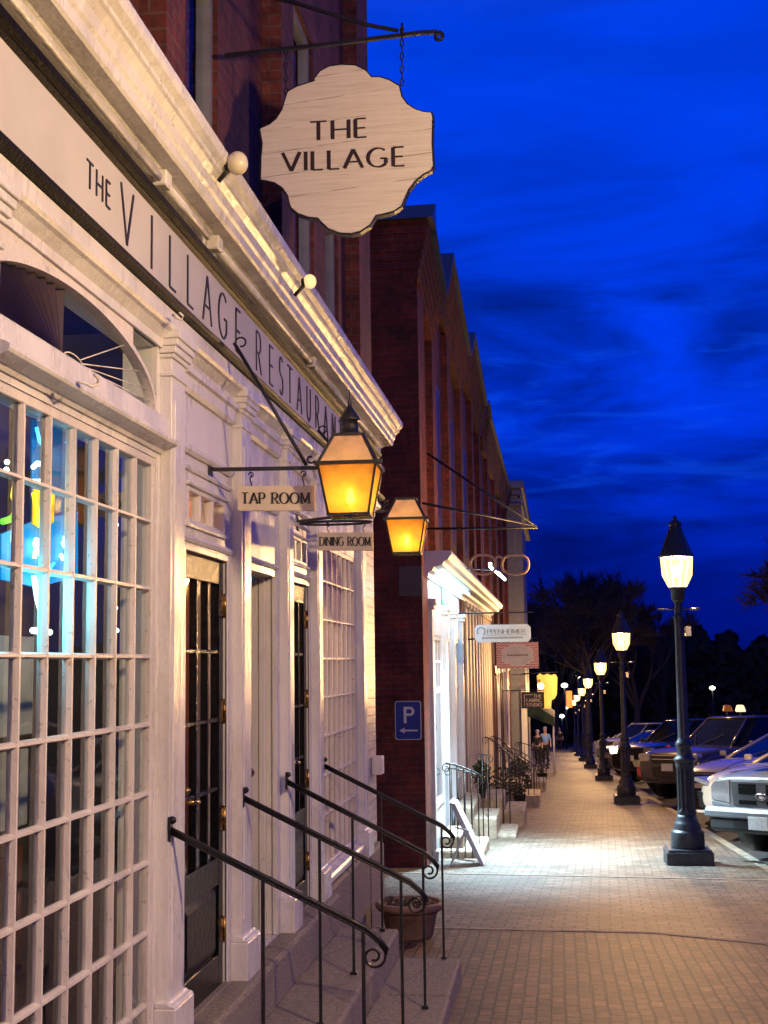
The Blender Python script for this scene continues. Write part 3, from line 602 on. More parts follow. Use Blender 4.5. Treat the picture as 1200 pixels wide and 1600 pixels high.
# ================================================================== INSIDE THE FIRST WINDOW
def wy(px): return 2000*1.75/(870-px)      # distance along the street of something 10 cm behind the glass
NS = thing('neon_sign', 'glowing blue, yellow and white neon sign hanging inside the many-paned shop window', 'neon sign', (-1.76, 4.3, .15))
M['n_white'] = emat('neon_white', (.7, .95, 1), 5); M['n_cyan'] = emat('neon_cyan', (.05, .55, 1), 3.5); M['n_yellow'] = emat('neon_yellow', (1, .72, .02), 2.2); M['n_green'] = emat('neon_green', (.25, .9, .05), 1.2)
M['n_panel'] = emat('neon_backing_panel', (.0, .28, .7), .6); M['n_orange'] = emat('neon_lemon', (1, .62, .0), .75)
XN = -1.755
def nt_(pts, r, mat, nm='tube'):
    b = MB(); b.tube([PL(x, y, XN) for x, y in pts], r, 8); b.build(nm, M[mat], NS)
b = MB(); q = [PL(*p, XN-.02) for p in ((2, 835), (2, 905), (60, 918), (122, 900), (122, 800), (60, 812))]; b.add([tuple(v) for v in q] + [(v.x-.01, v.y, v.z) for v in q], [tuple(range(6)), tuple(range(6, 12))[::-1]] + [(i, (i+1) % 6, 6+(i+1) % 6, 6+i) for i in range(6)]); b.build('panel', M['n_panel'], NS)
nt_([(25, 815), (21, 820), (20, 845), (23, 862), (26, 866)], .007, 'n_white', 'letter')
nt_([(56, 842), (53, 850), (57, 856), (61, 850), (57, 842)], .006, 'n_white', 'letter')
nt_([(54, 872), (56, 852), (62, 866), (66, 848), (69, 870)], .007, 'n_white', 'letter')
nt_([(107, 842), (101, 840), (98, 848), (105, 860), (105, 870), (98, 873), (95, 867)], .007, 'n_white', 'letter')
nt_([(53, 770), (62, 822), (70, 822), (80, 775)], .009, 'n_yellow', 'lemon_outline')
b = MB(); q = [PL(*p, XN-.012) for p in ((54, 764), (52, 818), (68, 828), (84, 815), (86, 772))]; b.add([tuple(v) for v in q] + [(v.x-.006, v.y, v.z) for v in q], [tuple(range(5)), tuple(range(5, 10))[::-1]] + [(i, (i+1) % 5, 5+(i+1) % 5, 5+i) for i in range(5)]); b.build('lemon_panel', M['n_orange'], NS)
nt_([(4, 815), (14, 812), (26, 805)], .011, 'n_green', 'leaf'); nt_([(22, 757), (19, 775), (24, 790), (20, 803)], .006, 'n_yellow', 'stem')
nt_([(52, 730), (58, 724), (70, 726), (76, 736)], .009, 'n_white', 'arc'); nt_([(50, 752), (62, 752), (72, 748)], .008, 'n_white', 'arc')
nt_([(53, 900), (58, 935), (64, 957), (70, 955), (73, 930), (72, 905)], .009, 'n_white', 'leg')
nt_([(51, 985), (78, 988)], .011, 'n_white', 'bar'); nt_([(84, 880), (78, 888), (80, 900)], .006, 'n_cyan', 'arc')
M['n_dim'] = emat('neon_dim_panel', (.01, .16, .40), .3)
for pts_ in (((50, 655), (50, 832), (121, 798), (121, 672)),):
    b = MB(); q = [PL(*p, XN-.035) for p in pts_]; n_ = len(q); b.add([tuple(v) for v in q] + [(v.x-.006, v.y, v.z) for v in q], [tuple(range(n_)), tuple(range(n_, 2*n_))[::-1]] + [(i, (i+1) % n_, n_+(i+1) % n_, n_+i) for i in range(n_)]); b.build('dim_panel', M['n_dim'], NS)
nt_([(57, 668), (62, 690), (70, 700), (76, 690)], .006, 'n_cyan', 'curl'); nt_([(104, 690), (110, 712), (104, 730)], .005, 'n_cyan', 'curl'); nt_([(100, 905), (104, 945), (112, 975)], .005, 'n_cyan', 'curl')
lamp('neon_light', 'AREA', (-1.745, 4.12, .22), 5, (.10, .7, 1), NS, size=.25, shape='RECTANGLE', size_y=.5).rotation_euler = (0, R(-90), 0)
M['bulb'] = emat('string_bulb', (.75, .9, 1), 9)
for k, (px, ys_) in enumerate(((12, (722, 734)), (62, (762-20, 700, 690)), (103, (745, 718, 700)), (146, (724, 780, 690)), (180, (720, 746, 820, 858, 888, 950, 985)), (206, (800, 836, 720, 760)), (176, (1050, 1075)), (205, (1046, 1078, 950)))):
    c0 = PL(px, ys_[0], -1.86); t = thing('string_light', ['short strand of white string lights inside the window, by its left edge', 'white string lights hanging above the neon sign', 'white string lights to the right of the neon sign top', 'white string light strand in the fourth window column', 'longest strand of white string lights, fifth window column', 'white string lights in the last window column, upper half', 'pair of white string lights halfway down the fifth window column', 'white string lights halfway down the last window column'][k], 'string lights', tuple(c0), group='string lights inside the window')
    ps = sorted([PL(px+random.uniform(-3, 3), y, -1.86) for y in ys_], key=lambda v: -v.z)
    b = MB(); b.tube([ps[0]+Vector((0, 0, .05))]+ps, .0015, 4); b.build('wire', M['dark'], t)
    for p in ps:
        b = MB(); b.ball(tuple(p), .0095, 6); b.build('bulb', M['bulb'], t)
# posters / paper seen behind
M['poster'] = pmat('pale_poster', (.42, .46, .42), .7, var=.25, vscale=4); M['bluegrey'] = pmat('blue_grey_cloth', (.30, .38, .44), .8, var=.2)
def slab(nm, lab, cat, mat, y0, y1, z0, z1, x, grp=None):
    b = MB(); b.box(x-.012, x, y0, y1, z0, z1); return tag(b.build(nm, mat, None, bevel=.004), lab, cat, grp)
slab('poster', 'pale grey-green poster inside the window below the neon sign', 'poster', M['poster'], 3.85, 4.75, -.25, .12, -2.0)
slab('poster', 'lower pale poster with dark marks low in the shop window', 'poster', M['poster'], 3.9, 5.0, -.62, -.32, -2.12)
b = MB()
for k in range(14):
    y = 4.0+k*.055; b.tube([(-2.25+.02*(k % 2), y, -1.05), (-2.25+.02*(k % 2), y, -.35)], .024, 6)
tag(b.build('curtain', M['bluegrey']), 'blue-grey gathered cafe curtain inside the shop window', 'curtain')
# bistro table and two chairs inside
def intable(x, y, lab):
    t = thing('cafe_table', lab, 'table', (x, y, -1.62)); b = MB(); b.box(x-.33, x+.33, y-.33, y+.33, -.90, -.865); b.build('table_top', M['wood'], t, bevel=.008)
    b = MB(); b.lathe([(.22, 0), (.2, .02), (.03, .05), (.03, .7)], (x, y, -1.62), 16); b.build('pedestal', M['iron'], t)
    b = MB(); b.box(x-.1, x+.02, y-.07, y+.07, -.865, -.863); b.box(x+.05, x+.12, y-.04, y+.04, -.865, -.80); b.build('menu_holder', M['poster'], t)
intable(-2.35, 4.2, 'wooden cafe table just inside the shop window')
def inchair(x, y, s, lab):
    t = thing('cafe_chair', lab, 'chair', (x, y, -1.62)); b = MB(); b.box(x-.2, x+.2, y-.2, y+.2, -1.2, -1.16); b.build('seat', M['wood'], t, bevel=.01)
    b = MB(); b.tube([(x-.18, y+s*.19, -1.16), (x-.16, y+s*.24, -.72), (x+.16, y+s*.24, -.72), (x+.18, y+s*.19, -1.16)], .014, 8); b.box(x-.15, x+.15, y+s*.235-.008, y+s*.235+.008, -.86, -.76); b.build('backrest', M['wood'], t)
    for dx in (-.17, .17):
        for dy in (-.17, .17):
            b = MB(); b.tube([(x+dx, y+dy, -1.18), (x+dx*1.1, y+dy*1.1, -1.62)], .014, 6); b.build('leg', M['wood'], t)
inchair(-2.35, 4.85, 1, 'dark wooden cafe chair at the far side of the window table'); inchair(-2.3, 3.6, -1, 'dark wooden cafe chair at the near side of the window table')
# tall black plant/curtain stile shapes behind the panes
# ================================================================== STOOPS
def slabs(nm, lab, cat, items):
    t = thing(nm, lab, cat, (-1.3, 6.5, gz(6.5)))
    for pn, x0, x1, y0, y1, zt, zb in items:
        b = MB(); nx, ny = max(1, int((x1-x0)/.15)), max(2, int((y1-y0)/.15))
        b.box(x0, x1, y0, y1, zb, zt); b.build(pn, M['granite'], t, bevel=.018, segs=2)
    return t
slabs('granite_stoop', 'long two-step granite stoop along the restaurant doors', 'steps', [
 ('sill_slab', -1.66, -1.515, 5.0, 6.9, -1.552, -2.35), ('sill_slab', -1.66, -1.515, 6.905, 8.89, -1.556, -2.35),
 ('step', -1.52, -1.115, 4.4, 5.9, -1.780, -2.35), ('step', -1.52, -1.12, 5.905, 7.55, -1.776, -2.35), ('step', -1.52, -1.11, 7.556, 8.86, -1.782, -2.35),
 ('step', -1.12, -.68, 6.3, 7.82, -1.958, -2.5), ('step', -1.12, -.685, 7.828, 8.78, -1.953, -2.5)])
# ================================================================== HANDRAILS
rl = [(5.15, 'first handrail, nearest, running down from beside the first black door'), (6.42, 'second handrail, just past the first black door'), (7.48, 'third handrail, just before the dining room door'), (8.70, 'fourth handrail, farthest, ending near the terracotta planter')]
rpx = [((266, 1297), (572, 1452)), ((381, 1247), (640, 1378)), ((448, 1221), (662, 1332)), ((506, 1196), (690, 1290))]
for k, (Y, lab) in enumerate(rl):
    Y = PL(*rpx[k][0], -1.60).y
    t = thing('handrail', 'black iron '+lab, 'handrail', (-1.25, Y, -1.78), group='wrought iron handrails at the stoop')
    s0 = PX(*rpx[k][0], Y); e0 = PX(*rpx[k][1], Y)
    b = MB(); d = (e0-s0)
    pts = [s0+Vector((0, 0, 0)), s0+d*.5, e0, e0+Vector((.05, 0, -.04)), e0+Vector((.085, 0, -.085))]
    for dz, r in ((0, .008), (-.012, .006)): b.tube([p+Vector((0, 0, dz)) for p in pts], r, 8)
    b.tube([p+Vector((0, 0, .006)) for p in pts], .0095, 6)
    b.build('top_rail', M['railiron'], t)
    b = MB(); b.box(s0.x-.006, s0.x+.006, Y-.02, Y+.02, s0.z-.045, s0.z+.055); b.ball((s0.x+.010, Y, s0.z+.04), .016, 8); b.build('wall_plate', M['railiron'], t, bevel=.003)
    b = MB(); c = e0+Vector((.03, 0, -.105)); sp_ = []
    for i in range(26):
        a = R(40-i*21); r = .050-.0015*i; sp_.append((c.x+r*math.cos(a), Y, c.z+r*math.sin(a)))
    b.tube([tuple(pts[-1])]+sp_[1:], .006, 8); b.build('scroll', M['railiron'], t)
    for lat, zb in ((1.21, -1.79), (.80, -1.97 if k else gz(5.3)-.02)):
        zt = s0.z+(e0.z-s0.z)*((-lat)-s0.x)/(e0.x-s0.x)-.012
        b = MB(); b.tube([(-lat, Y, zb), (-lat, Y, zt)], .0105, 4, cap=True); b.box(-lat-.018, -lat+.018, Y-.018, Y+.018, zb, zb+.03); b.build('post', M['railiron'], t, bevel=.002)
# ================================================================== PLANTER
M['terra'] = pmat('terracotta', (.26, .16, .10), .7, var=.25, vscale=9, bump=.4, bscale=40)
pc = (-1.25, 10.7, gz(10.7)); t = thing('planter', 'round terracotta flower pot beside the far end of the stoop', 'planter', pc)
b = MB(); b.lathe([(.175, 0), (.19, .02), (.225, .19), (.235, .20), (.235, .215), (.262, .22), (.278, .238), (.282, .268), (.268, .282), (.245, .285), (.236, .27), (.23, .235)], pc, 40); b.build('pot', M['terra'], t)
b = MB(); b.lathe([(.233, .235), (.1, .25), (.01, .255)], pc, 30); b.build('soil', pmat('soil', (.03, .02, .015), .95, bump=1, bscale=30), t)
b = MB(); rnd = random.Random(3)
for i in range(150):
    a = rnd.uniform(0, 6.28); r = rnd.uniform(0, .2); x, y = pc[0]+r*math.cos(a), pc[1]+r*math.sin(a); z = pc[2]+.245; l = rnd.uniform(.03, .09); a2 = rnd.uniform(0, 6.28)
    dx, dy = math.cos(a2)*l*.7, math.sin(a2)*l*.7; sx, sy = -dy*.35, dx*.35
    b.add([(x-sx, y-sy, z), (x+sx, y+sy, z), (x+dx+sx, y+dy+sy, z+l*.6), (x+dx*1.6, y+dy*1.6, z+l*.4), (x+dx-sx, y+dy-sy, z+l*.6)], [(0, 1, 2, 3, 4)])
b.build('leaves', pmat('wilted_leaves', (.10, .07, .035), .7, var=.4), t)
# ================================================================== LANTERNS
M['frost'] = frostmat('amber_frosted_glass', (1, .50, .13), .07)
M['frosttop'] = frostmat('cream_frosted_glass', (.85, .62, .55), .03)
M['flame'] = emat('gas_flame', (1, .72, .08), 60)
def lantern(px, py, Y, lab, e, sc=1.0, tall=True):
    p = PX(px, py, Y); t = thing('gas_lantern', lab, 'lantern', tuple(p), absolute=False, group='amber gas lanterns over the doors'); t.rotation_euler.z = R(2); t.scale = (sc, sc, sc)
    B, Mi, T, h1, h2 = .098, .142, .072, .245, .15
    def post(a, b, r=.008): 
        q.tube([a, b], r, 4)
    q = MB()
    for sx in (-1, 1):
        for sy in (-1, 1):
            post((sx*B, sy*B, 0), (sx*Mi, sy*Mi, h1)); post((sx*Mi, sy*Mi, h1), (sx*T, sy*T, h1+h2))
    for s in (-1, 1):
        for a, z, r in ((B, 0, .008), (Mi+.004, h1, .012), (T, h1+h2, .01)):
            post((-a-r, s*a, z), (a+r, s*a, z), r); post((s*a, -a-r, z), (s*a, a+r, z), r)
    q.box(-.03, .03, -.03, .03, -.008, .004); q.tube([(-B, 0, 0), (B, 0, 0)], .006, 4); q.tube([(0, -B, .001), (0, B, .001)], .006, 4)
    q.box(Mi, Mi+.03, -Mi-.006, -Mi+.01, h1-.012, h1+.012)
    fr_ = q.build('frame', M['iron'], t)
    def ringpane(a, z0, b_, z1, nm, mt):
        for i, (u, v) in enumerate(((0, -1), (1, 0), (0, 1), (-1, 0))):
            px_ = [(-a, a), (b_, -b_)]
            if v: vs = [(-a, v*a, z0), (a, v*a, z0), (b_, v*b_, z1), (-b_, v*b_, z1)]
            else: vs = [(u*a, -a, z0), (u*a, a, z0), (u*b_, b_, z1), (u*b_, -b_, z1)]
            g_ = MB(); g_.add(vs, [(0, 1, 2, 3)]); g_.build(nm, mt, t)
    ringpane(B-.003, .006, Mi-.004, h1-.006, 'pane', M['frost']); ringpane(Mi-.006, h1+.008, T-.002, h1+h2-.004, 'upper_pane', M['frosttop'])
    c = MB(); zt = h1+h2
    if not tall: c.lathe([(.075, 0), (.075, .012), (.05, .03), (.02, .05), (.004, .055)], (0, 0, zt), 20)
    else: c.lathe([(.075, 0), (.075, .012), (.044, .016), (.042, .075), (.052, .08), (.052, .088), (.03, .125), (.012, .15), (.008, .17), (.011, .178), (.004, .19), (.002, .235)], (0, 0, zt), 20); c.build('chimney', M['iron'], t)
    f = MB(); f.lathe([(.002, 0), (.019, .014), (.022, .034), (.014, .06), (.001, .085)], (0, 0, .055), 12); f.build('flame', M['flame'], t)
    c = MB(); c.tube([(0, 0, 0), (0, 0, .05)], .006, 8); c.build('burner', M['brass'], t)
    lamp('flame_light', 'POINT', (0, 0, .10), e, (1, .56, .14), t, shadow_soft_size=.022)
    return p
p1 = lantern(548, 806, 6.0, 'larger amber gas lantern with chimney, next to the TAP ROOM board', 5, .97)
p2 = lantern(636, 865, 8.15, 'smaller, farther amber gas lantern, to the right of the DINING ROOM board', 5, .88, False)
def bracket(Y, a0, a1, s0, s1, lab):
    A0, A1, S0, S1 = [PX(x, y, Y) for x, y in (a0, a1, s0, s1)]
    A0.x = min(A0.x, -1.65)
    t = thing('lantern_bracket', lab, 'bracket', tuple(A0), group='iron brackets of the gas lanterns')
    b = MB(); b.tube([A0, A1], .0125, 4); b.build('arm', M['iron'], t)
    b = MB(); b.tube([S0, S1], .009, 6)
    def curl(c, r, s, a0):
        pts = [(c.x+s*(r-.0009*i)*math.cos(R(a0+i*22)), Y, c.z+(r-.0009*i)*math.sin(R(a0+i*22))) for i in range(14)]; b.tube(pts, .005, 6)
    curl(S0+Vector((.035, 0, .0)), .03, -1, 0); curl(S1+Vector((.02, 0, .03)), .022, -1, 200); b.build('stay', M['iron'], t)
    b = MB(); b.box(-1.652, -1.64, Y-.03, Y+.03, A0.z-.06, A0.z+.06); b.build('wall_plate', M['iron'], t, bevel=.003)
bracket(6.0, (322, 734), (497, 731), (366, 536), (479, 727), 'black iron bracket of the larger lantern, above the TAP ROOM board')
bracket(8.15, (467, 815), (606, 797), (497, 672), (600, 792), 'black iron bracket of the smaller lantern, above the DINING ROOM board')
b = MB(); ring = []
for i in range(24):
    a = 2*math.pi*i/24; c = PX(525, 817, 8.13); ring.append((c.x+.235*math.cos(a), 8.13+.10*math.sin(a), c.z))
b.tube(ring, .008, 6, closed=True); tag(b.build('iron_hoop', M['iron']), 'flattened black iron hoop just above the DINING ROOM board', 'hoop')
# ================================================================== HANGING BOARDS
M['board'] = pmat('cream_board', (.66, .58, .46), .5, var=.05)
M['serifblack'] = pmat('sign_black', (.01, .009, .009), .5)
def board(px0, py0, px1, py1, Y, text, hpx, lab, padx, hang):
    a = PX(px0, py1, Y); b_ = PX(px1, py1, Y); c = PX(px0, py0, Y); 
    t = thing('hanging_sign', lab, 'sign', ((a.x+b_.x)/2, Y, (a.z+c.z)/2), group='small lettered boards under the lanterns')
    Wd = b_.x-a.x; Hd = c.z-a.z; tilt = (b_.z-a.z)/Wd
    q = MB(); q.exz([(a.x, a.z), (b_.x, b_.z), (b_.x, b_.z+Hd), (a.x, a.z+Hd)], Y, Y+.022); bo = q.build('board', M['board'], t, bevel=.0015)
    h = hpx*Y/2000
    mb, wt = letters(text, h, h*.19, h*.06, h*.15, lambda u, v, w_: (u, v, w_), serif=.34, condense=.92)
    s = (Wd-2*padx*Y/2000)/wt
    vs = []
    for (u, v, w_) in mb.v:
        uu = a.x+padx*Y/2000+u*s; vs.append((uu, Y-.0005-w_*.5, a.z+(uu-a.x)*tilt+(Hd-h)/2+v))
    mb.v = vs; mb.build('lettering', M['serifblack'], bo)
    for hx, hy in hang:
        p = PX(hx, py0+2, Y+.011); q = MB(); top = PX(hx, hy, Y+.011)
        n = 6; q.tube([(p.x+.004*math.sin(i*1.3), p.y, p.z+(top.z-p.z)*i/n) for i in range(n+1)], .003, 6)
        q.tube([(p.x+.012*math.cos(R(a)), p.y, top.z+.012*math.sin(R(a))) for a in range(-90, 200, 30)], .003, 6); q.build('hook', M['iron'], t)
board(371, 759, 491, 798, 6.0, 'TAP ROOM', 17.5, 'cream board reading TAP ROOM hanging from the larger lantern bracket', 7, ((392, 742), (474, 740)))
board(496, 832, 583, 860, 8.15, 'DINING ROOM', 13.5, 'pale board reading DINING ROOM hanging below the iron hoop', 4, ((512, 820), (568, 820)))
# the big shaped sign
YS = 6.5
out = [(320,350),(345,318),(385,297),(440,290),(500,293),(545,315),(572,345),(610,345),(650,358),(695,385),(705,430),(730,465),(770,490),(805,500),(838,503),(843,520),(840,640),(846,738),(835,758),(800,776),(765,805),(735,845),(715,890),(705,915),(670,940),(620,953),(590,958),(565,1000),(520,1030),(480,1040),(430,1037),(380,1017),(345,983),(335,970),(290,966),(245,950),(215,925),(208,905),(200,870),(175,835),(140,812),(100,803),(80,800),(82,700),(88,640),(76,575),(120,555),(150,530),(175,490),(190,440),(200,410),(240,387),(280,374),(320,362)]
out = [(380+x/2.857, y/2.857) for x, y in out]
cx, cy = 541, 232
SG = thing('shaped_sign', 'large scalloped weathered cream sign reading THE VILLAGE hanging from an iron bracket', 'sign', tuple(PX(cx, cy, YS)))
def outl(s, Y): return [tuple(PX(cx+(x-cx)*s, cy+(y-cy)*s, YS)) for x, y in out]
b = MB(); o1 = outl(1.0, YS); n = len(o1)
o2 = outl(1.022, YS)
b.exz([(p[0], p[2]) for p in o2], YS+.004, YS+.05); b.build('edge', M['iron'], SG)
def weathered():
    m, nt, bs = newmat('weathered_painted_wood'); tc = N(nt, 'ShaderNodeTexCoord')
    mp = N(nt, 'ShaderNodeMapping'); mp.inputs['Rotation'].default_value = (0, R(5), 0); mp.inputs['Scale'].default_value = (.8, 1, 26); nt.links.new(tc.outputs['Object'], mp.inputs[0])
    n1 = N(nt, 'ShaderNodeTexNoise', i_Scale=3.0, i_Detail=10.0, i_Roughness=.8, i_Distortion=.4); nt.links.new(mp.outputs[0], n1.inputs['Vector'])
    r1 = ramp(nt, [(.25, (.04, .03, .02)), (.30, (.34, .28, .21)), (.36, (.62, .55, .45)), (.5, (.74, .68, .58)), (.72, (.84, .79, .70))]); nt.links.new(n1.outputs[0], r1.inputs[0])
    mp2 = N(nt, 'ShaderNodeMapping'); mp2.inputs['Rotation'].default_value = (0, R(5), 0); nt.links.new(tc.outputs['Object'], mp2.inputs[0]); s = N(nt, 'ShaderNodeSeparateXYZ'); nt.links.new(mp2.outputs[0], s.inputs[0])
    # plank joints: thin dark lines with gaps in them
    wv = N(nt, 'ShaderNodeMath', operation='PINGPONG'); wv.inputs[1].default_value = .065; nt.links.new(s.outputs[2], wv.inputs[0])
    lt = N(nt, 'ShaderNodeMath', operation='LESS_THAN'); lt.inputs[1].default_value = .0016; nt.links.new(wv.outputs[0], lt.inputs[0])
    n2 = N(nt, 'ShaderNodeTexNoise', i_Scale=4.0, i_Detail=3.0); nt.links.new(tc.outputs['Object'], n2.inputs['Vector']); r2 = ramp(nt, [(.46, 0), (.56, .8)]); nt.links.new(n2.outputs[0], r2.inputs[0])
    mu = N(nt, 'ShaderNodeMath', operation='MULTIPLY'); nt.links.new(lt.outputs[0], mu.inputs[0]); nt.links.new(r2.outputs[0], mu.inputs[1])
    mx = N(nt, 'ShaderNodeMix', data_type='RGBA'); mx.inputs[7].default_value = (.08, .05, .035, 1); nt.links.new(mu.outputs[0], mx.inputs[0]); nt.links.new(r1.outputs[0], mx.inputs[6])
    nt.links.new(mx.outputs[2], bs.inputs['Base Color']); bs.inputs['Roughness'].default_value = .6
    bp = N(nt, 'ShaderNodeBump', i_Strength=.5, i_Distance=.004); nt.links.new(n1.outputs[0], bp.inputs['Height']); nt.links.new(bp.outputs[0], bs.inputs['Normal'])
    return m
b = MB(); b.exz([(p[0], p[2]) for p in o1], YS, YS+.0035); fb = b.build('face', weathered(), SG)
M['carved'] = pmat('carved_letter_brown', (.035, .018, .012), .5)
for text, x0, x1, y0, y1, yb in (('THE', 485, 573, 220, 214, 32), ('VILLAGE', 442, 632, 268, 259, 32)):
    A, Bq = PX(x0, y0, YS), PX(x1, y1, YS); h = yb*YS/2000
    mb, wt = letters(text, h, h*.17, h*.065, h*.22, lambda u, v, w_: (u, v, w_), serif=0)
    s = (Bq.x-A.x)/wt; mb.v = [(A.x+u*s, YS-.0005-w_*.6, A.z+(Bq.z-A.z)*u/wt+v) for u, v, w_ in mb.v]; mb.build('lettering', M['carved'], fb)
for hx, y0, y1 in ((628, 42, 134), (447, 76, 148)):
    q = MB(); n = 9 if hx > 500 else 7; Yc_ = YS+.025
    for i in range(n):
        c = PX(hx, y0+(y1-y0)*(i+.5)/n, Yc_); r = (y1-y0)/n*Yc_/2000*.62; ring = []
        for j in range(10):
            a = 2*math.pi*j/10
            ring.append((c.x+(.45*r*math.cos(a) if i % 2 == 0 else 0), c.y+(.45*r*math.cos(a) if i % 2 else 0), c.z+r*math.sin(a)))
        q.tube(ring, .0035, 5, closed=True)
    q.build('chain', M['iron'], SG)
BR = thing('sign_bracket', 'long black iron wall bracket with scroll end holding the scalloped sign', 'bracket', tuple(PX(360, 85, 6.55)))
q = MB(); A = [PX(x, y, 6.53) for x, y in ((352, 87), (500, 71), (620, 56), (660, 51), (684, 50))]; q.tube(A, .014, 4); 
c = A[-1]+Vector((.004, 0, -.026)); q.tube([(c.x+(.026-.0008*i)*math.cos(R(90-i*24)), 6.53, c.z+(.026-.0008*i)*math.sin(R(90-i*24))) for i in range(18)], .010, 6); q.build('arm', M['iron'], BR)
q = MB(); q.tube([PX(x, y, 6.53) for x, y in ((380, -14), (460, 4), (570, 38), (622, 48))], .012, 4); q.tube([PX(628, 36, 6.53), PX(628, 60, 6.53)], .006, 6); q.build('stay', M['iron'], BR)
# ================================================================== GABLED BRICK BUILDING
YB = 16.0; XB = -1.65
GB = thing('gabled_brick_building', 'dark red brick building with saw-tooth gabled roofline past the alley', 'building', (XB, 24, gz(24)))
zig = [(16.0, 5.75), (18.1, 5.3), (19.5, 6.35), (23.7, 5.75), (25.0, 6.5), (29.5, 5.95), (30.6, 6.25), (31.6, 6.0), (46, 6.0)]
def zz(y):
    for (a, b), (c, d) in zip(zig, zig[1:]):
        if a <= y <= c: return b+(d-b)*(y-a)/(c-a)
    return zig[-1][1]
w = MB(); w.quad((-9, YB, -3.2), (XB-.001, YB, -3.2), (XB-.001, YB, 5.75), (-9, YB, 5.75)); w.quad((-9, YB, -3.2), (-9, YB+.01, -3.2), (-9, YB+.01, 5.75), (-9, YB, 5.75)); w.build('side_wall', M['brick2'], GB)
w = MB(); prof = [(YB+.002, -4.6)] + [(y, z-.002) for y, z in zig] + [(46, -4.6)]; prof[1] = (YB+.002, 5.74)
w.ex(prof, -1.95, -1.75); w.build('front_wall', M['brick2'], GB)
for (a, b) in ((16.003, 16.75), (17.9, 18.45), (20.6, 21.1), (23.45, 24.0), (26.8, 27.3), (29.3, 29.9), (33.0, 33.6), (37, 37.6), (41, 41.6), (45.3, 46.0)):
    w = MB(); zt = min(zz(a), zz(b))-.75; lo = 1.4 if 16.9 < a < 32.2 else -4.6; w.box(-1.76, XB, a, b, lo, zt); w.build('brick_pier', M['brick2'], GB)
# corbelled courses that step out under the roof edge
for (ya, za), (yb, zb) in zip(zig, zig[1:]):
    if ya >= 45: continue
    w = MB()
    for k in range(6):
        lo, hi = -.76+k*.12, -.645+k*.12+(.004 if k < 5 else 0); x1 = XB+.012+.03*k
        w.extrude([(ya+.01, za+lo), (yb-.01, zb+lo), (yb-.01, zb+hi), (ya+.01, za+hi)], lambda q, t: (t, q[0], q[1]), -1.76, x1)
    w.build('corbelling', M['brick2'], GB)
w = MB()
for k in range(7): w.box(-2.6+.0, XB+.02+.024*k, YB-.004-.012*k, YB+.4, 4.95+k*.115, 5.062+k*.115)
w.build('corner_corbel', M['brick2'], GB)
for (ya, za), (yb, zb) in zip(zig, zig[1:]):
    w = MB(); t = .05; x1 = -1.42
    if ya == 16.0: w.add([(-9, 15.85, 5.70), (-1.42, 15.85, 5.70), (-1.42, 16.35, 6.05), (-9, 16.35, 6.05), (-9, 16.4, 5.7), (-1.42, 16.4, 5.7)], [(0, 1, 2, 3), (1, 5, 2), (0, 4, 5, 1), (3, 2, 5, 4), (0, 3, 4)]); w.build('coping', M['slate'], GB); w = MB(); ya = 16.42; za = 5.66
    w.add([(-9, ya, za), (x1, ya, za), (x1, yb, zb), (-9, yb, zb), (-9, ya, za+t), (x1, ya, za+t), (x1, yb, zb+t), (-9, yb, zb+t)], [(3, 2, 1, 0), (4, 5, 6, 7), (0, 1, 5, 4), (1, 2, 6, 5), (2, 3, 7, 6)])
    w.build('roof', M['slate'], GB)
# upper windows between the piers
for a in (19.2, 21.9, 25.2, 27.9, 31.2, 34.8, 38.8):
    f = MB(); f.box(-1.76, -1.735, a-.03, a+.93, 2.1, 2.17); f.box(-1.76, -1.742, a, a+.9, 2.17, 4.3); fo = f.build('upper_window', pmat('dark_sash', (.05, .045, .045), .4), GB)
    g = MB(); g.quad((-1.738, a+.06, 2.25), (-1.738, a+.84, 2.25), (-1.738, a+.84, 4.22), (-1.738, a+.06, 4.22)); g.build('pane', M['glassdull'], fo)
# ---- cold-lit white shopfront
w = MB(); w.box(-1.50, -1.46, 16.9, 22.2, 1.16, 1.19); w.build('added_strip', emat('added_strip_glow', (.6, .9, 1), 3), GB)  # glowing strip added under the cornice to brighten the shopfront
_l = lamp('added_strip_source', 'AREA', (-1.42, 19.5, 1.12), 60, (.62, .85, 1), GB, shape='RECTANGLE', size=.2, size_y=5.0); _l.rotation_euler = (0, R(35), 0)  # added area lamp that throws extra cold light on the facade
ZC = 1.45
w = MB(); w.ey([(1.76, ZC-.02), (1.31, ZC-.02), (1.30, ZC-.035), (1.30, ZC-.07), (1.325, ZC-.10), (1.345, ZC-.13), (1.40, ZC-.16), (1.42, ZC-.20), (1.47, ZC-.215), (1.53, ZC-.225), (1.55, ZC-.27), (1.60, ZC-.30), (1.61, ZC-.36), (1.76, ZC-.36)], 16.35, 32.4); w.build('shop_cornice', M['coldwhite'], GB)
w = MB()
opsA = [(17.1, 18.7, -1.95, .38), (19.3, 20.3, -2.75, .38), (20.8, 22.1, -1.95, .38)]
wallgrid(w, 16.76, 22.4, -3.1, ZC-.34, opsA, -1.66, -1.74); w.build('white_shopfront', M['coldwhite'], GB)
for a, b in ((16.78, 16.98), (18.85, 19.15), (20.42, 20.68), (22.18, 22.38)):
    w = MB(); w.box(-1.70, -1.60, a, b, -3.0, .70); w.box(-1.70, -1.57, a-.03, b+.03, .70, .76); w.box(-1.70, -1.545, a-.05, b+.05, .76, .84); w.box(-1.70, -1.57, a-.03, b+.03, -3.0, -2.4); w.build('shop_pilaster', M['coldwhite'], GB, bevel=.006)
M['litshop'] = emat('lit_shop_interior', (.42, .80, .95), .8)
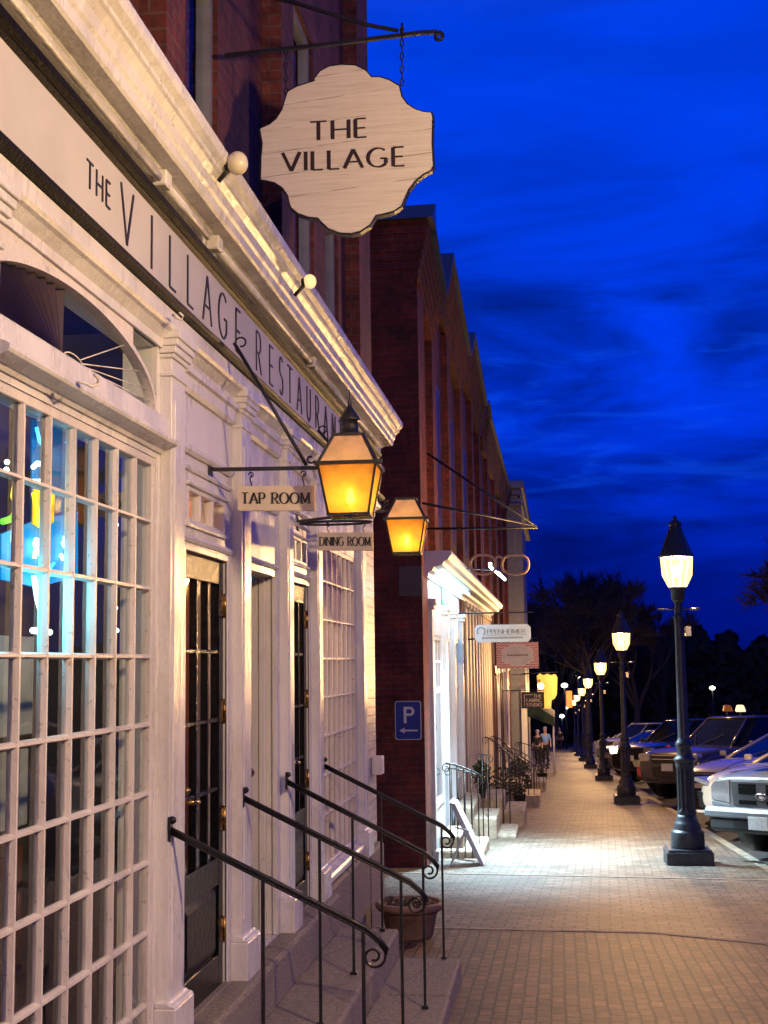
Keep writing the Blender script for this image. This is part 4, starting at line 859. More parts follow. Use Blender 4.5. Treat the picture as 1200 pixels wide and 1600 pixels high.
for a, b, c, d in opsA:
    f = MB(); f.box(-1.71, -1.672, a, a+.06, c, d); f.box(-1.71, -1.672, b-.06, b, c, d); f.box(-1.71, -1.672, a+.06, b-.06, -.42, -.34); f.box(-1.71, -1.672, a+.06, b-.06, d-.06, d); f.box(-1.72, -1.645, a+.06, b-.06, c, c+.07)
    n = 4
    for k in range(1, n): y = a+(b-a)*k/n; f.box(-1.705, -1.68, y-.014, y+.014, -.34, d-.06)
    f.box(-1.705, -1.681, a+.06, b-.06, .0, .03)
    fo = f.build('shop_window', M['coldwhite'], GB); g = MB(); g.quad((-1.69, a, c), (-1.69, b, c), (-1.69, b, d), (-1.69, a, d)); g.build('pane', M['glass'], fo)
    g = MB(); g.box(-2.3, -2.25, a-.05, b+.05, -.9, d); g.build('glowing_back_panel', M['litshop'], fo)  # upright glowing board stands in for the lit shop interior
    g = MB(); g.box(-2.35, -2.30, a-.1, b+.1, -2.9, -.6); g.build('inner_wall', M['bluegrey'], fo)
# cream fluted fronts
w = MB(); wallgrid(w, 23.1, 32.4, -3.6, ZC-.34, [], -1.70, -1.74); w.build('cream_shopfront', M['cream'], GB)
y = 23.15
while y < 32.1: w = MB(); w.box(-1.70, -1.60, y, y+.42, -3.6, 1.0); w.box(-1.70, -1.565, y-.05, y+.47, 1.0, 1.1); w.build('shop_pilaster', M['cream'], GB, bevel=.02); y += .93
w = MB(); w.box(-1.76, -1.62, 22.42, 23.08, -3.1, 1.08); w.build('brick_pier', M['brick2'], GB)
# doors and trim further down
for a, m in ((33.9, 'wood'), (35.6, 'white'), (37.9, 'wood'), (39.6, 'cream'), (42.4, 'white'), (44.0, 'wood')):
    w = MB(); w.box(-1.76, -1.70, a, a+1.0, -4.3, -.4); w.box(-1.76, -1.62, a-.14, a, -4.3, -.3); w.box(-1.76, -1.62, a+1.0, a+1.14, -4.3, -.3); w.box(-1.76, -1.60, a-.14, a+1.14, -.3, -.1); w.build('entrance_door', M[m], GB)
# plaque and parking sign on the side wall
a, b = PX(623, 932, YB), PX(660, 884, YB); w = MB(); w.box(a.x, b.x, YB-.02, YB+.01, a.z, b.z); w.build('plaque', pmat('grey_stone_plaque', (.11, .085, .08), .8), GB, bevel=.01)
a, b = PX(618, 1156, YB), PX(658, 1095, YB)
PS = thing('parking_sign', 'blue parking sign with white P and left arrow on the brick side wall', 'sign', ((a.x+b.x)/2, YB, a.z))
def rrect(x0, x1, z0, z1, r, n=5):
    o = []
    for cx_, cz_, a0 in ((x1-r, z1-r, 0), (x0+r, z1-r, 90), (x0+r, z0+r, 180), (x1-r, z0+r, 270)):
        o += [(cx_+r*math.cos(R(a0+90*i/n)), cz_+r*math.sin(R(a0+90*i/n))) for i in range(n+1)]
    return o
w = MB(); w.exz(rrect(a.x, b.x, a.z, b.z, .03), YB-.022, YB-.016); pl = w.build('plate', pmat('sign_white', (.62, .66, .7), .4), PS)
w = MB(); w.exz(rrect(a.x+.01, b.x-.01, a.z+.01, b.z-.01, .024), YB-.024, YB-.0225); w.build('blue_field', pmat('sign_blue', (.008, .035, .30), .35), PS)
W_, H_ = b.x-a.x, b.z-a.z; mw = pmat('sign_letter_white', (.75, .75, .72), .4); cx_ = (a.x+b.x)/2
w = MB(); zb_ = a.z+H_*.43; h = H_*.42; s = h*.17
w.box(cx_-h*.27, cx_-h*.27+s, YB-.027, YB-.0245, zb_, zb_+h)
ar = [(cx_-h*.27+s+(h*.28-s*.0)+ (h*.27)*math.cos(R(t))*1.0 - h*.05, zb_+h*.72+h*.28*math.sin(R(t))) for t in range(90, -91, -15)]; ai = [(cx_-h*.27+s+h*.23+(h*.27-s)*math.cos(R(t)), zb_+h*.72+(h*.28-s*.9)*math.sin(R(t))) for t in range(-90, 91, 15)]
w.exz([(cx_-h*.27+s, ar[0][1])]+ar+[(cx_-h*.27+s, ar[-1][1]), (cx_-h*.27+s, ai[0][1])]+ai+[(cx_-h*.27+s, ai[-1][1])], YB-.0275, YB-.0245); w.build('letter_p', mw, PS)
w = MB(); za = a.z+H_*.24; t_ = H_*.022; w.exz([(a.x+W_*.16, za), (a.x+W_*.36, za+H_*.075), (a.x+W_*.36, za+t_), (a.x+W_*.86, za+t_), (a.x+W_*.86, za-t_), (a.x+W_*.36, za-t_), (a.x+W_*.36, za-H_*.075)], YB-.027, YB-.0245); w.build('arrow', mw, PS)
# green notice on the shop fascia
w = MB(); w.box(-1.655, -1.635, 18.7, 20.3, .86, 1.09); tn = thing('fascia_sign', 'teal green rectangular sign on the white shop fascia', 'sign', (-1.65, 19.5, .9)); w.build('board', pmat('teal_board', (.04, .22, .17), .5), tn); w = MB(); w.box(-1.634, -1.632, 18.85, 20.15, .90, 1.05); w.build('centre', pmat('teal_light', (.12, .4, .34), .5), tn)
# tube lamp fixed out in front of the shop cornice: it lights the shop and the pavement
c0, c1 = PX(766, 886, 17.6), PX(789, 906, 20.5)
TL = thing('tube_lamp', 'cold white tube lamp on an arm in front of the white shop', 'lamp', tuple((c0+c1)/2))
w = MB(); w.tube([c0, c1], .018, 8); w.build('tube', emat('cold_tube', (.75, 1, .95), 7), TL)
w = MB(); w.tube([c0+Vector((0, 0, .035)), c1+Vector((0, 0, .035))], .03, 6); w.tube([(-1.5, (c0.y+c1.y)/2, 1.4), (c0+c1)/2+Vector((0, 0, .05))], .012, 6); w.build('housing', M['steel'], TL)
mid = (c0+c1)/2
lamp('tube_light', 'AREA', (mid.x-.05, mid.y-.7, mid.z-.05), 620, (.58, .86, 1), TL, shape='RECTANGLE', size=.15, size_y=1.6, spread=R(100)).rotation_euler = (R(-8), R(-12), 0)

# ================================================================== SHOP SIGNS ALONG THE STREET
def rod(b, pts, r=.014, n=6): b.tube([PX(x, y, Y) for x, y, Y in pts], r, n)
t = thing('sign_bracket', 'large triangular black iron bracket over the pavement carrying the spectacles sign', 'bracket', (-1.65, 16.6, 1.7))
for nm, pts in (('arm', ((657, 826, 16.6), (840, 825, 16.6))), ('stay', ((667, 708, 16.6), (838, 823, 16.6))), ('stay', ((660, 786, 15.4), (836, 822, 16.5)))):
    q = MB(); rod(q, pts, .016, 6); q.build(nm, M['iron'], t)
t = thing('spectacles_sign', 'tan outline of a giant pair of spectacles hanging over the pavement', 'sign', tuple(PX(780, 900, 16.6)))
q = MB()
for cx_, rx in ((755, 19.5), (805, 21)):
    q.tube([PX(cx_+rx*math.copysign(abs(math.cos(R(a)))**.75, math.cos(R(a))), 882+15*math.copysign(abs(math.sin(R(a)))**.8, math.sin(R(a))), 16.6) for a in range(0, 360, 12)], .018, 8, closed=True)
    q.tube([PX(cx_, 826, 16.6), PX(cx_, 868, 16.6)], .003, 4)
q.tube([PX(772, 876, 16.6), PX(776, 870, 16.6), PX(780, 869, 16.6), PX(785, 872, 16.6), PX(787, 877, 16.6)], .016, 8)
q.build('frame', pmat('tan_metal', (.72, .46, .22), .35), t)
def hang(px0, py0, px1, py1, Y, nm, lab, mat, rod_y, cut=0.0, rodx=None):
    a, b_ = PX(px0, py1, Y), PX(px1, py0, Y); t = thing(nm, lab, 'sign', ((a.x+b_.x)/2, Y, a.z))
    q = MB(); 
    if cut: q.exz([(a.x+cut, a.z), (b_.x-cut, a.z), (b_.x, a.z+cut), (b_.x, b_.z-cut), (b_.x-cut, b_.z), (a.x+cut, b_.z), (a.x, b_.z-cut), (a.x, a.z+cut)], Y, Y+.04)
    else: q.box(a.x, b_.x, Y, Y+.04, a.z, b_.z)
    bo = q.build('board', mat, t, bevel=.003)
    q = MB(); zz_ = PX(px0, rod_y, Y).z; q.tube([(-1.66, Y+.02, zz_), (b_.x+(rodx or .05), Y+.02, zz_)], .012, 6)
    for f in (.15, .85): x = a.x+(b_.x-a.x)*f; q.tube([(x, Y+.02, b_.z), (x, Y+.02, zz_)], .006, 4)
    q.build('hanger', M['iron'], t)
    return t, bo, a, b_
t, bo, a, b_ = hang(742, 975, 829, 1004, 20.6, 'shop_sign', 'white chamfered shop sign lettered with a large round initial O', pmat('white_sign', (.42, .50, .60), .4, var=.03), 958, .05)
def wtext(text, x, z, h, Y, mat, parent, thick=.14, thin=.06, gap=.16, serif=0, width=None, condense=.9):
    mb, wt = letters(text, h, h*thick, h*thin, h*gap, lambda u, v, w_: (u, v, w_), serif=serif, condense=condense)
    s = width/wt if width else 1; mb.v = [(x+u*s, Y-.001-w_, z+v) for u, v, w_ in mb.v]; return mb.build('lettering', mat, parent)
gl = pmat('sign_grey_letter', (.12, .14, .17), .5); W_, H_ = b_.x-a.x, b_.z-a.z
q = MB(); cxx, czz = a.x+W_*.115, a.z+H_*.62; q.tube([(cxx+H_*.22*math.cos(R(k)), 20.597, czz+H_*.22*math.sin(R(k))) for k in range(-60, 240, 15)], .008, 6); q.build('initial', gl, bo)
wtext('PPENHEIMER', a.x+W_*.225, a.z+H_*.48, H_*.25, 20.6, gl, bo, width=W_*.68, gap=.1)
q = MB(); q.box(a.x+W_*.2, b_.x-W_*.06, 20.596, 20.599, a.z+H_*.395, a.z+H_*.415); q.build('rule', gl, bo)
q = MB(); rr = random.Random(2); x = a.x+W_*.13
while x < b_.x-W_*.14: wdt = rr.uniform(.008, .016); q.box(x, x+wdt, 20.596, 20.599, a.z+H_*.2, a.z+H_*.2+.03); x += wdt+.008
q.build('small_print', gl, bo)
t, bo, a, b_ = hang(776, 1003, 841, 1045, 24.0, 'chevron_sign', 'hanging sign with red and white zigzag border and a cream oval centre', pmat('pale_pink', (.62, .45, .38), .5, var=.05), 998, rodx=.02)
W_, H_ = b_.x-a.x, b_.z-a.z; q = MB(); nz = 11; st = H_/nz
for k in range(nz):
    z0 = a.z+st*(k+.15); nseg = 16
    for i in range(nseg):
        x0, x1 = a.x+W_*i/nseg, a.x+W_*(i+1)/nseg; u = ((x0+x1)/2-(a.x+b_.x)/2)/(W_*.40); v = (z0+st*.3-(a.z+b_.z)/2)/(H_*.40)
        if u*u+v*v < 1: continue
        d0, d1 = (0, st*.5) if i % 2 == 0 else (st*.5, 0); hh = min(st*.42, b_.z-z0-st*.5)
        if hh <= 0: continue
        q.add([(x0, 23.996, z0+d0), (x1, 23.996, z0+d1), (x1, 23.996, z0+d1+hh), (x0, 23.996, z0+d0+hh)], [(0, 1, 2, 3)])
q.build('zigzag_border', pmat('coral_red', (.50, .05, .03), .5), bo)
q = MB(); c = ((a.x+b_.x)/2, (a.z+b_.z)/2); q.exz([(c[0]+W_*(.355+.02*math.cos(14*R(k)))*math.cos(R(k)), c[1]+H_*(.355+.02*math.cos(14*R(k)))*math.sin(R(k))) for k in range(0, 360, 6)], 23.990, 23.996); q.build('oval', pmat('cream_oval', (.55, .44, .36), .5), bo)
q = MB(); rr = random.Random(8); x = c[0]-W_*.24
while x < c[0]+W_*.24: wdt = rr.uniform(.01, .022); q.box(x, x+wdt, 23.986, 23.989, c[1]-.008, c[1]+rr.uniform(.008, .022)); x += wdt+.004
q.build('script', M['wood'], bo)
t, bo, a, b_ = hang(815, 1081, 850, 1107, 38.0, 'fabric_shop_sign', 'black square sign reading THE FABRIC STUDIO under the yellow sign', pmat('black_board', (.02, .018, .016), .5), 1079, rodx=.02)
W_, H_ = b_.x-a.x, b_.z-a.z; mt = pmat('sign_cream_letter', (.7, .58, .42), .5)
wtext('THE', a.x+W_*.54, a.z+H_*.66, H_*.18, 38, mt, bo, .22, .14, width=W_*.34); wtext('FABRIC', a.x+W_*.22, a.z+H_*.40, H_*.19, 38, mt, bo, .22, .14, width=W_*.66); wtext('STUDIO', a.x+W_*.22, a.z+H_*.13, H_*.19, 38, mt, bo, .22, .14, width=W_*.66)
q = MB(); q.box(a.x+W_*.12, a.x+W_*.15, 37.994, 37.998, a.z+H_*.14, a.z+H_*.86); q.box(a.x+W_*.15, a.x+W_*.5, 37.994, 37.998, a.z+H_*.82, a.z+H_*.86); q.build('corner_rule', mt, bo)
# yellow lit sign
o_ = [(840, 1092), (839, 1056), (843, 1052), (848, 1055), (855, 1053), (862, 1055), (867, 1053), (871, 1058), (870, 1086), (866, 1092), (862, 1094), (861, 1107), (850, 1107), (849, 1092)]
t = thing('yellow_sign', 'curvy yellow floodlit shop sign with an orange lower panel', 'sign', tuple(PX(855, 1090, 46)))
q = MB(); q.exz([(PX(x, y, 46).x, PX(x, y, 46).z) for x, y in o_], 46, 46.08); q.build('board', pmat('yellow_board', (.75, .58, .16), .5, var=.05), t)
q = MB(); q.box(PX(852, 1, 46).x, PX(861, 1, 46).x, 45.98, 45.995, PX(852, 1106, 46).z, PX(852, 1080, 46).z); q.build('orange_panel', pmat('orange_panel', (.7, .25, .08), .5), t)
q = MB(); q.tube([PX(815, 1053, 46.04), PX(872, 1050, 46.04)], .02, 6); q.tube([PX(843, 1073, 45.2), PX(843, 1062, 46)], .02, 6); q.build('hanger', M['iron'], t)
q = MB(); q.ball(tuple(PX(845, 1072, 45.1)), .11, 8); q.build('floodlight', emat('warm_flood', (1, .78, .3), 10), t)
lamp('flood', 'POINT', tuple(PX(846, 1072, 44.9)), 60, (1, .75, .35), t, shadow_soft_size=.1)
# ================================================================== WHITE BUILDING, AWNING
WBd = thing('white_building', 'tall white clapboard building beyond the gabled brick one', 'building', (-1.2, 50, gz(50)))
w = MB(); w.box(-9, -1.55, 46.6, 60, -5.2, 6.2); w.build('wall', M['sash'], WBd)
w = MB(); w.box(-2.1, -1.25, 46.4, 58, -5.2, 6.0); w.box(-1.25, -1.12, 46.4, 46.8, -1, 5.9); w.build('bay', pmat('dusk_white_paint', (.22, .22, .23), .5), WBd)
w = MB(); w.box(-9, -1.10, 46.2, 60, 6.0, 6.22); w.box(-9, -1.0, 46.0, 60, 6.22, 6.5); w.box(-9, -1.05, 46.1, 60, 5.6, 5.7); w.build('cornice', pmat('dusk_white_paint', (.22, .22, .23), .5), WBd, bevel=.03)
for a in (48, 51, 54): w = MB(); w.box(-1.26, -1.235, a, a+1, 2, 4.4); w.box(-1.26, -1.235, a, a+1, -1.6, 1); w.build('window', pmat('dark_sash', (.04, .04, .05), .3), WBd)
w = MB(); w.box(-1.3, -1.1, 46.3, 46.6, -4.6, -1); w.build('porch_post', M['white'], WBd)
t = thing('awning', 'dark green shop awning beyond the black square sign', 'awning', (-.9, 52, -2))
w = MB(); w.extrude([(1.3, -1.3), (.15, -2.1), (.15, -2.4), (.2, -2.4), (1.3, -2.0)], lambda p, q_: (-p[0], q_, p[1]), 49, 56); w.build('canopy', pmat('green_canvas', (.02, .045, .03), .8), t)
w = MB(); w.tube([(-.2, 49.2, gz(49.2)), (-.2, 49.2, -2.3)], .04, 6); w.build('post', M['white'], t)
# ================================================================== A-FRAME BOARD
a0, a1, b0, b1 = PX(711, 1256, 16.25), PX(757, 1343, 16.25), PX(727, 1296, 16.25), PX(704, 1340, 16.25)
AF = thing('a_frame_sign', 'white folding sandwich board standing in the cold light outside the white shop', 'sign board', (a1.x, 15.9, gz(15.9)))
zg = gz(16.25)
w = MB(); d = Vector((.035, 0, .012)); w.extrude([(a0.x-.075, a0.z+.02), (a0.x+.0, a0.z), (a1.x, zg+.005), (a1.x-.045, zg+.005), (a1.x-.10, zg+.09)], lambda p, q_: (p[0], q_, p[1]), 16.25, 16.75); w.build('board', M['coldwhite'], AF, bevel=.004)
w = MB()
for y in (16.22, 16.75):
    w.tube([(b0.x, y, b0.z), (b1.x, y, zg+.005)], .015, 4); w.tube([(b0.x-.14, y, b0.z-.005), (b1.x-.1, y, zg+.06)] if False else [(b0.x+.05, y, b0.z-.02), (b0.x-.12, y, b0.z+.03)], .014, 4)
w.tube([(b0.x, 16.22, b0.z), (b0.x, 16.75, b0.z)], .014, 4); w.tube([(b1.x+.03, 16.22, zg+.08), (b1.x+.03, 16.75, zg+.08)], .014, 4); w.tube([(b1.x+.03, 16.22, zg+.1), (a1.x-.12, 16.22, zg+.06)], .012, 4)
w.build('prop_frame', M['coldwhite'], AF)
# ================================================================== STOOPS AND RAILINGS OF THE BRICK BUILDING
def stoop(lab, items, loc):
    t = thing('stone_steps', lab, 'steps', loc, group='stone steps along the brick building')
    for x0, x1, y0, y1, zt in items:
        b = MB(); b.box(x0, x1, y0, y1, gz(y1)-.05, zt); b.build('step', M['granite2'], t, bevel=.03, segs=2)
stoop('low pale stone step behind the sandwich board', [(-1.62, -1.02, 17.2, 18.6, gz(17.2)+.10), (-1.62, -1.3, 17.4, 18.5, gz(17.2)+.26)], (-1.3, 17.9, gz(17.9)))
stoop('rough stone block steps in front of the cream fluted shopfront', [(-1.62, -1.33, 20.0, 22.4, gz(20)+.50), (-1.60, -.99, 20.2, 21.5, gz(20.2)+.33), (-1.0, -.70, 20.4, 21.8, gz(20.4)+.055)], (-1.2, 21, gz(21)))
stoop('higher stone block steps beyond the first ones', [(-1.6, -.99, 22.2, 23.8, gz(22.2)+.52), (-.99, -.62, 22.6, 24.0, gz(22.6)+.30)], (-1.2, 23, gz(23)))
stoop('distant pair of stone steps beside the iron railings', [(-1.6, -.8, 28.5, 30, gz(28.5)+.5), (-.8, -.45, 28.5, 30, gz(28.5)+.25)], (-1.1, 29, gz(29)))
stoop('farthest stone steps near the two walkers', [(-1.6, -.75, 36, 37.5, gz(36)+.5), (-.75, -.4, 36, 37.5, gz(36)+.25)], (-1.1, 37, gz(37)))
def railing(Y, x0, x1, ztop0, ztop1, lab, balusters=4, r=.012, depth=0):
    t = thing('iron_railing', lab, 'railing', ((x0+x1)/2, Y, gz(Y)), group='iron railings along the brick building')
    q = MB(); n = 8; pts = []
    for i in range(n+1):
        f = i/n; pts.append((x0+(x1-x0)*f, Y, ztop0+(ztop1-ztop0)*(f**1.6)))
    for e, s in ((pts[0], -1), (pts[-1], 1)):
        for k in range(14): pts_ = (e[0]+s*(.06-.003*k)*math.sin(R(k*28)), Y, e[2]-.06+(.06-.003*k)*math.cos(R(k*28))); q.tube([pts_, (e[0]+s*(.06-.003*(k+1))*math.sin(R((k+1)*28)), Y, e[2]-.06+(.06-.003*(k+1))*math.cos(R((k+1)*28)))], r*.7, 4, cap=False)
    q.tube(pts, r, 6); q.build('top_rail', M['railiron'], t)
    for k in range(balusters):
        f = (k+.5)/balusters; x = x0+(x1-x0)*f; z = ztop0+(ztop1-ztop0)*(f**1.6); q = MB(); q.tube([(x, Y, gz(Y)+.02), (x, Y, z)], r*.75, 5); q.build('baluster', M['railiron'], t)
    return t
def rz_(px, py, Y): p = PX(px, py, Y); return p.x, p.z
for Y, p0, p1, lab, nb in ((17.0, (697, 1193), (752, 1212), 'low curved iron railing in front of the white shop window', 5), (18.8, (700, 1200), (752, 1213), 'second curved iron railing at the far side of the low step', 5), (20.2, (749, 1178), (765, 1180), 'short iron railing with curled top beside the cream shopfront', 2),
        (22.2, (758, 1152), (800, 1186), 'tall iron railing sloping down over the stone blocks', 4), (24.2, (770, 1150), (812, 1190), 'sloping iron railing behind the stone blocks', 4), (26.5, (778, 1168), (822, 1192), 'dark iron railing in the middle of the row', 6), (28.6, (785, 1172), (838, 1198), 'iron railing of the distant steps, near side', 6), (30.2, (792, 1168), (842, 1194), 'iron railing of the distant steps, far side', 6), (36.0, (808, 1160), (852, 1176), 'farthest iron railing by the walkers', 6)):
    x0, z0 = rz_(*p0, Y); x1, z1 = rz_(*p1, Y); railing(Y, x0, x1, z0, z1, lab, nb)
# ornate scroll iron bench/baskets between the stoops
M['shrub'] = pmat('dark_evergreen', (.035, .05, .02), .6, var=.4)
def shrub(x, y, z, r, h, lab, n=260, nm='potted_shrub', cat='potted plant', pot=True):
    t = thing(nm, lab, cat, (x, y, z))
    if pot: q = MB(); q.lathe([(r*.35, 0), (r*.5, h*.28), (r*.55, h*.3), (r*.5, h*.32), (r*.2, h*.31)], (x, y, z), 18); q.build('pot', M['iron'], t)
    q = MB(); rnd = random.Random(int(x*100+y*10)); z0 = z+(h*.3 if pot else 0); hh = h-(h*.3 if pot else 0)
    for i in range(n):
        a = rnd.uniform(0, 6.283); f = rnd.random()**.6; v = rnd.uniform(-1, 1); rr = r*f*math.sqrt(max(0, 1-v*v*.9)); p = Vector((x+rr*math.cos(a), y+rr*math.sin(a), z0+hh*(.5+.48*v)))
        d1 = Vector((rnd.uniform(-1, 1), rnd.uniform(-1, 1), rnd.uniform(-.4, 1))).normalized()*.05; d2 = d1.cross(Vector((rnd.random(), rnd.random(), rnd.random()))).normalized()*.02
        q.add([p-d1, p+d2, p+d1, p-d2], [(0, 1, 2, 3)])
    q.build('foliage', M['shrub'], t)
    q = MB(); q.tube([(x, y, z+(h*.25 if pot else 0)), (x, y, z0+hh*.6)], .02, 5); q.build('stem', M['wood'], t)
shrub(-1.32, 22.05, gz(20)+.50-.08, .16, .62, 'dark potted conifer standing on the rough stone block')
shrub(-1.1, 25.6, gz(25.6), .30, .95, 'bushy dark potted shrub among the iron railings')
shrub(-.85, 27.4, gz(27.4), .26, 1.05, 'tall dark potted shrub farther along the railings')
shrub(-1.0, 33.2, gz(33.2), .3, 1.0, 'dark potted shrub beyond the distant steps')
shrub(-.55, 40.5, gz(40.5), .32, 1.1, 'leafy shrub near the walkers, farthest of the potted ones')
# wooden crate benches under the windows
for x, y, lab in ((-1.05, 31.5, 'weathered wooden bench against the brick wall'), (-.95, 34.6, 'second weathered wooden bench, nearer the walkers')):
    t = thing('bench', lab, 'bench', (x, y, gz(y)), group='benches by the brick wall'); z = gz(y)
    q = MB(); q.box(x-.2, x+.2, y-.6, y+.6, z+.42, z+.47); q.build('seat', M['cream'], t); q = MB(); q.box(x-.24, x-.2, y-.6, y+.6, z+.55, z+.85); q.build('backrest', M['cream'], t)
    for dy in (-.5, .5):
        q = MB(); q.box(x-.18, x+.18, y+dy-.03, y+dy+.03, z, z+.42); q.build('leg', M['iron'], t)
# ================================================================== STREET LAMPS
M['lampglow'] = emat('street_lamp_bulb', (1, .72, .34), 60)
def lampglass():
    m, nt, b = newmat('glowing_lamp_glass'); nt.nodes.remove(b)
    e = N(nt, 'ShaderNodeEmission', i_Strength=4.2); e.inputs[0].default_value = (1, .64, .20, 1); tr = N(nt, 'ShaderNodeBsdfTransparent'); tr.inputs[0].default_value = (1, .9, .7, 1)
    mx = N(nt, 'ShaderNodeMixShader'); mx.inputs[0].default_value = .5; nt.links.new(tr.outputs[0], mx.inputs[1]); nt.links.new(e.outputs[0], mx.inputs[2]); nt.links.new(mx.outputs[0], nt.nodes['Material Output'].inputs[0]); return m
M['lampglass'] = lampglass()
M['lamppost'] = pmat('blue_black_cast_iron', (.035, .04, .05), .42, var=.25, vscale=10, bump=.25, bscale=50)
LAMP_E, LAMP_C = 3000, (1, .62, .29)
def street_lamp():
    t = thing('street_lamp', '', 'street lamp', (0, 0, 0), absolute=False, group='lantern street lamps along the kerb')
    q = MB(); s = .285; q.box(-s, s, -s, s, -.15, .17); q.box(-s+.02, s-.02, -s+.02, s-.02, .17, .195); q.build('plinth', M['lamppost'], t, bevel=.01)
    q = MB(); q.lathe([(.205, .19), (.21, .20), (.205, .38), (.195, .40), (.175, .41), (.165, .43), (.165, .49), (.15, .505), (.14, .53), (.125, .56), (.122, .60)], (0, 0, 0), 8 if False else 28); q.build('base', M['lamppost'], t)
    q = MB(); rings = []
    for z, r in ((.58, .118), (.64, .118), (.68, .112), (1.16, .110), (1.20, .116), (1.25, .118)):
        ring = []
        for j in range(48):
            a = 2*math.pi*j/48; fl = .86 if (j % 4 in (1, 2) and .66 < z < 1.18) else 1.0; ring.append((r*fl*math.cos(a), r*fl*math.sin(a), z))
        rings.append(ring)
    q.loft(rings, sm=False); q.build('fluted_shaft', M['lamppost'], t)
    q = MB(); q.lathe([(.118, 1.25), (.135, 1.265), (.135, 1.29), (.105, 1.31), (.095, 1.36), (.09, 1.42), (.105, 1.44), (.108, 1.47), (.095, 1.50), (.078, 1.53), (.072, 1.56), (.058, 2.9), (.060, 3.02), (.07, 3.04), (.07, 3.07), (.05, 3.09), (.045, 3.24), (.06, 3.27)], (0, 0, 0), 24); q.build('pole', M['lamppost'], t)
    q = MB(); q.tube([(-.26, 0, 3.17), (.26, 0, 3.17)], .011, 6); q.build('ladder_bar', M['lamppost'], t)
    q = MB(); q.tube([(.14, 0, 3.17), (.27, 0, 3.172)], .018, 6); q.build('bar_tip', M['steel'], t)
    q = MB(); q.box(.07, .15, -.035, .035, 2.82, 2.95); q.build('outlet_box', M['steel'], t, bevel=.008)
    q = MB(); q.lathe([(.06, 3.26), (.085, 3.30), (.09, 3.42), (.115, 3.435), (.115, 3.455)], (0, 0, 0), 16)
    for k in range(8): a = R(45*k+22.5); q.tube([(.10*math.cos(a), .10*math.sin(a), 3.44), (.172*math.cos(a), .172*math.sin(a), 3.84)], .006, 4)
    q.lathe([(.19, 3.83), (.22, 3.835), (.22, 3.86), (.205, 3.88), (.075, 4.22), (.07, 4.235), (.085, 4.245), (.08, 4.275), (.045, 4.31), (.02, 4.31), (.028, 4.33), (.02, 4.36), (.003, 4.38)], (0, 0, 0), 16); q.build('lantern_cap', M['lamppost'], t)
    q = MB(); q.lathe([(.118, 3.455), (.19, 3.60), (.205, 3.835)], (0, 0, 0), 16, sm=True, rot=R(22.5)); q.f = q.f[:-2]; q.m = q.m[:-2]; q.sm = q.sm[:-2]; q.build('lantern_glass', M['lampglass'], t)
    q = MB(); q.ball((0, 0, 3.66), .05, 10, 1.6); q.build('bulb', M['lampglow'], t)
    lamp('street_light', 'POINT', (0, 0, 3.68), LAMP_E, LAMP_C, t, shadow_soft_size=.10)
    return t
lmp = street_lamp()
LP = [(1.56, 16.75, 'nearest street lamp, tall dark post with glowing lantern at the kerb'), (1.48, 30.0, 'second street lamp from the front'), (1.43, 43.5, 'third street lamp from the front'), (1.32, 57, 'fourth street lamp, beside the distant parked cars'), (1.29, 70.5, 'fifth street lamp in the receding row'), (1.22, 84, 'sixth street lamp, near the end of the row'), (1.18, 98, 'farthest street lamp at the end of the row'), (1.6, 3.3, 'street lamp at the kerb beside the viewer, out of the frame'), (1.6, -10, 'street lamp behind the viewer')]
for i, (x, y, lab) in enumerate(LP):
    o = lmp if i == 0 else copy_tree(lmp); o.location = (x, y, gz(y)); o['label'] = lab
    if y < 10:
        for ch in o.children:
            if ch.type == 'LIGHT': ch.data = ch.data.copy(); ch.data.energy = 2150 if y > 0 else 3000; ch.data.color = (1, .72, .46)
# ================================================================== CARS
M['tyre'] = pmat('tyre_rubber', (.015, .015, .015), .8); M['rim'] = pmat('alloy_rim', (.35, .35, .36), .3, .9)
M['carglass'] = pmat('dark_car_glass', (.004, .005, .008), .09, var=.1, spec=.22); M['blackplastic'] = pmat('black_plastic', (.012, .012, .013), .4)
M['chrome'] = pmat('chrome', (.6, .6, .6), .15, 1); M['headlight'] = pmat('headlight_glass', (.45, .46, .47), .08, .6); M['plate'] = pmat('number_plate', (.62, .66, .64), .4, var=.15, vscale=25)
M['amber'] = pmat('orange_plate', (.75, .22, .02), .4); M['lit'] = emat('lit_headlight', (1, .85, .5), 6)
def paint(nm, col, rough=.22): return pmat(nm, col, rough, .15, var=.04, coat=.6)
def ringpts(x, w, zb, zt, cr=.03, tum=.04):
    zm = zb+(zt-zb)*.45
    half = [(.0, zb), (w*.80, zb), (w*.97, zb+.07), (w, zm), (w*.99, zt-.16), (w-tum-.02, zt-.035), (w*.72, zt), (0, zt+cr)]
    return [(x, y, z) for y, z in half] + [(x, -y, z) for y, z in half[-2:0:-1]]
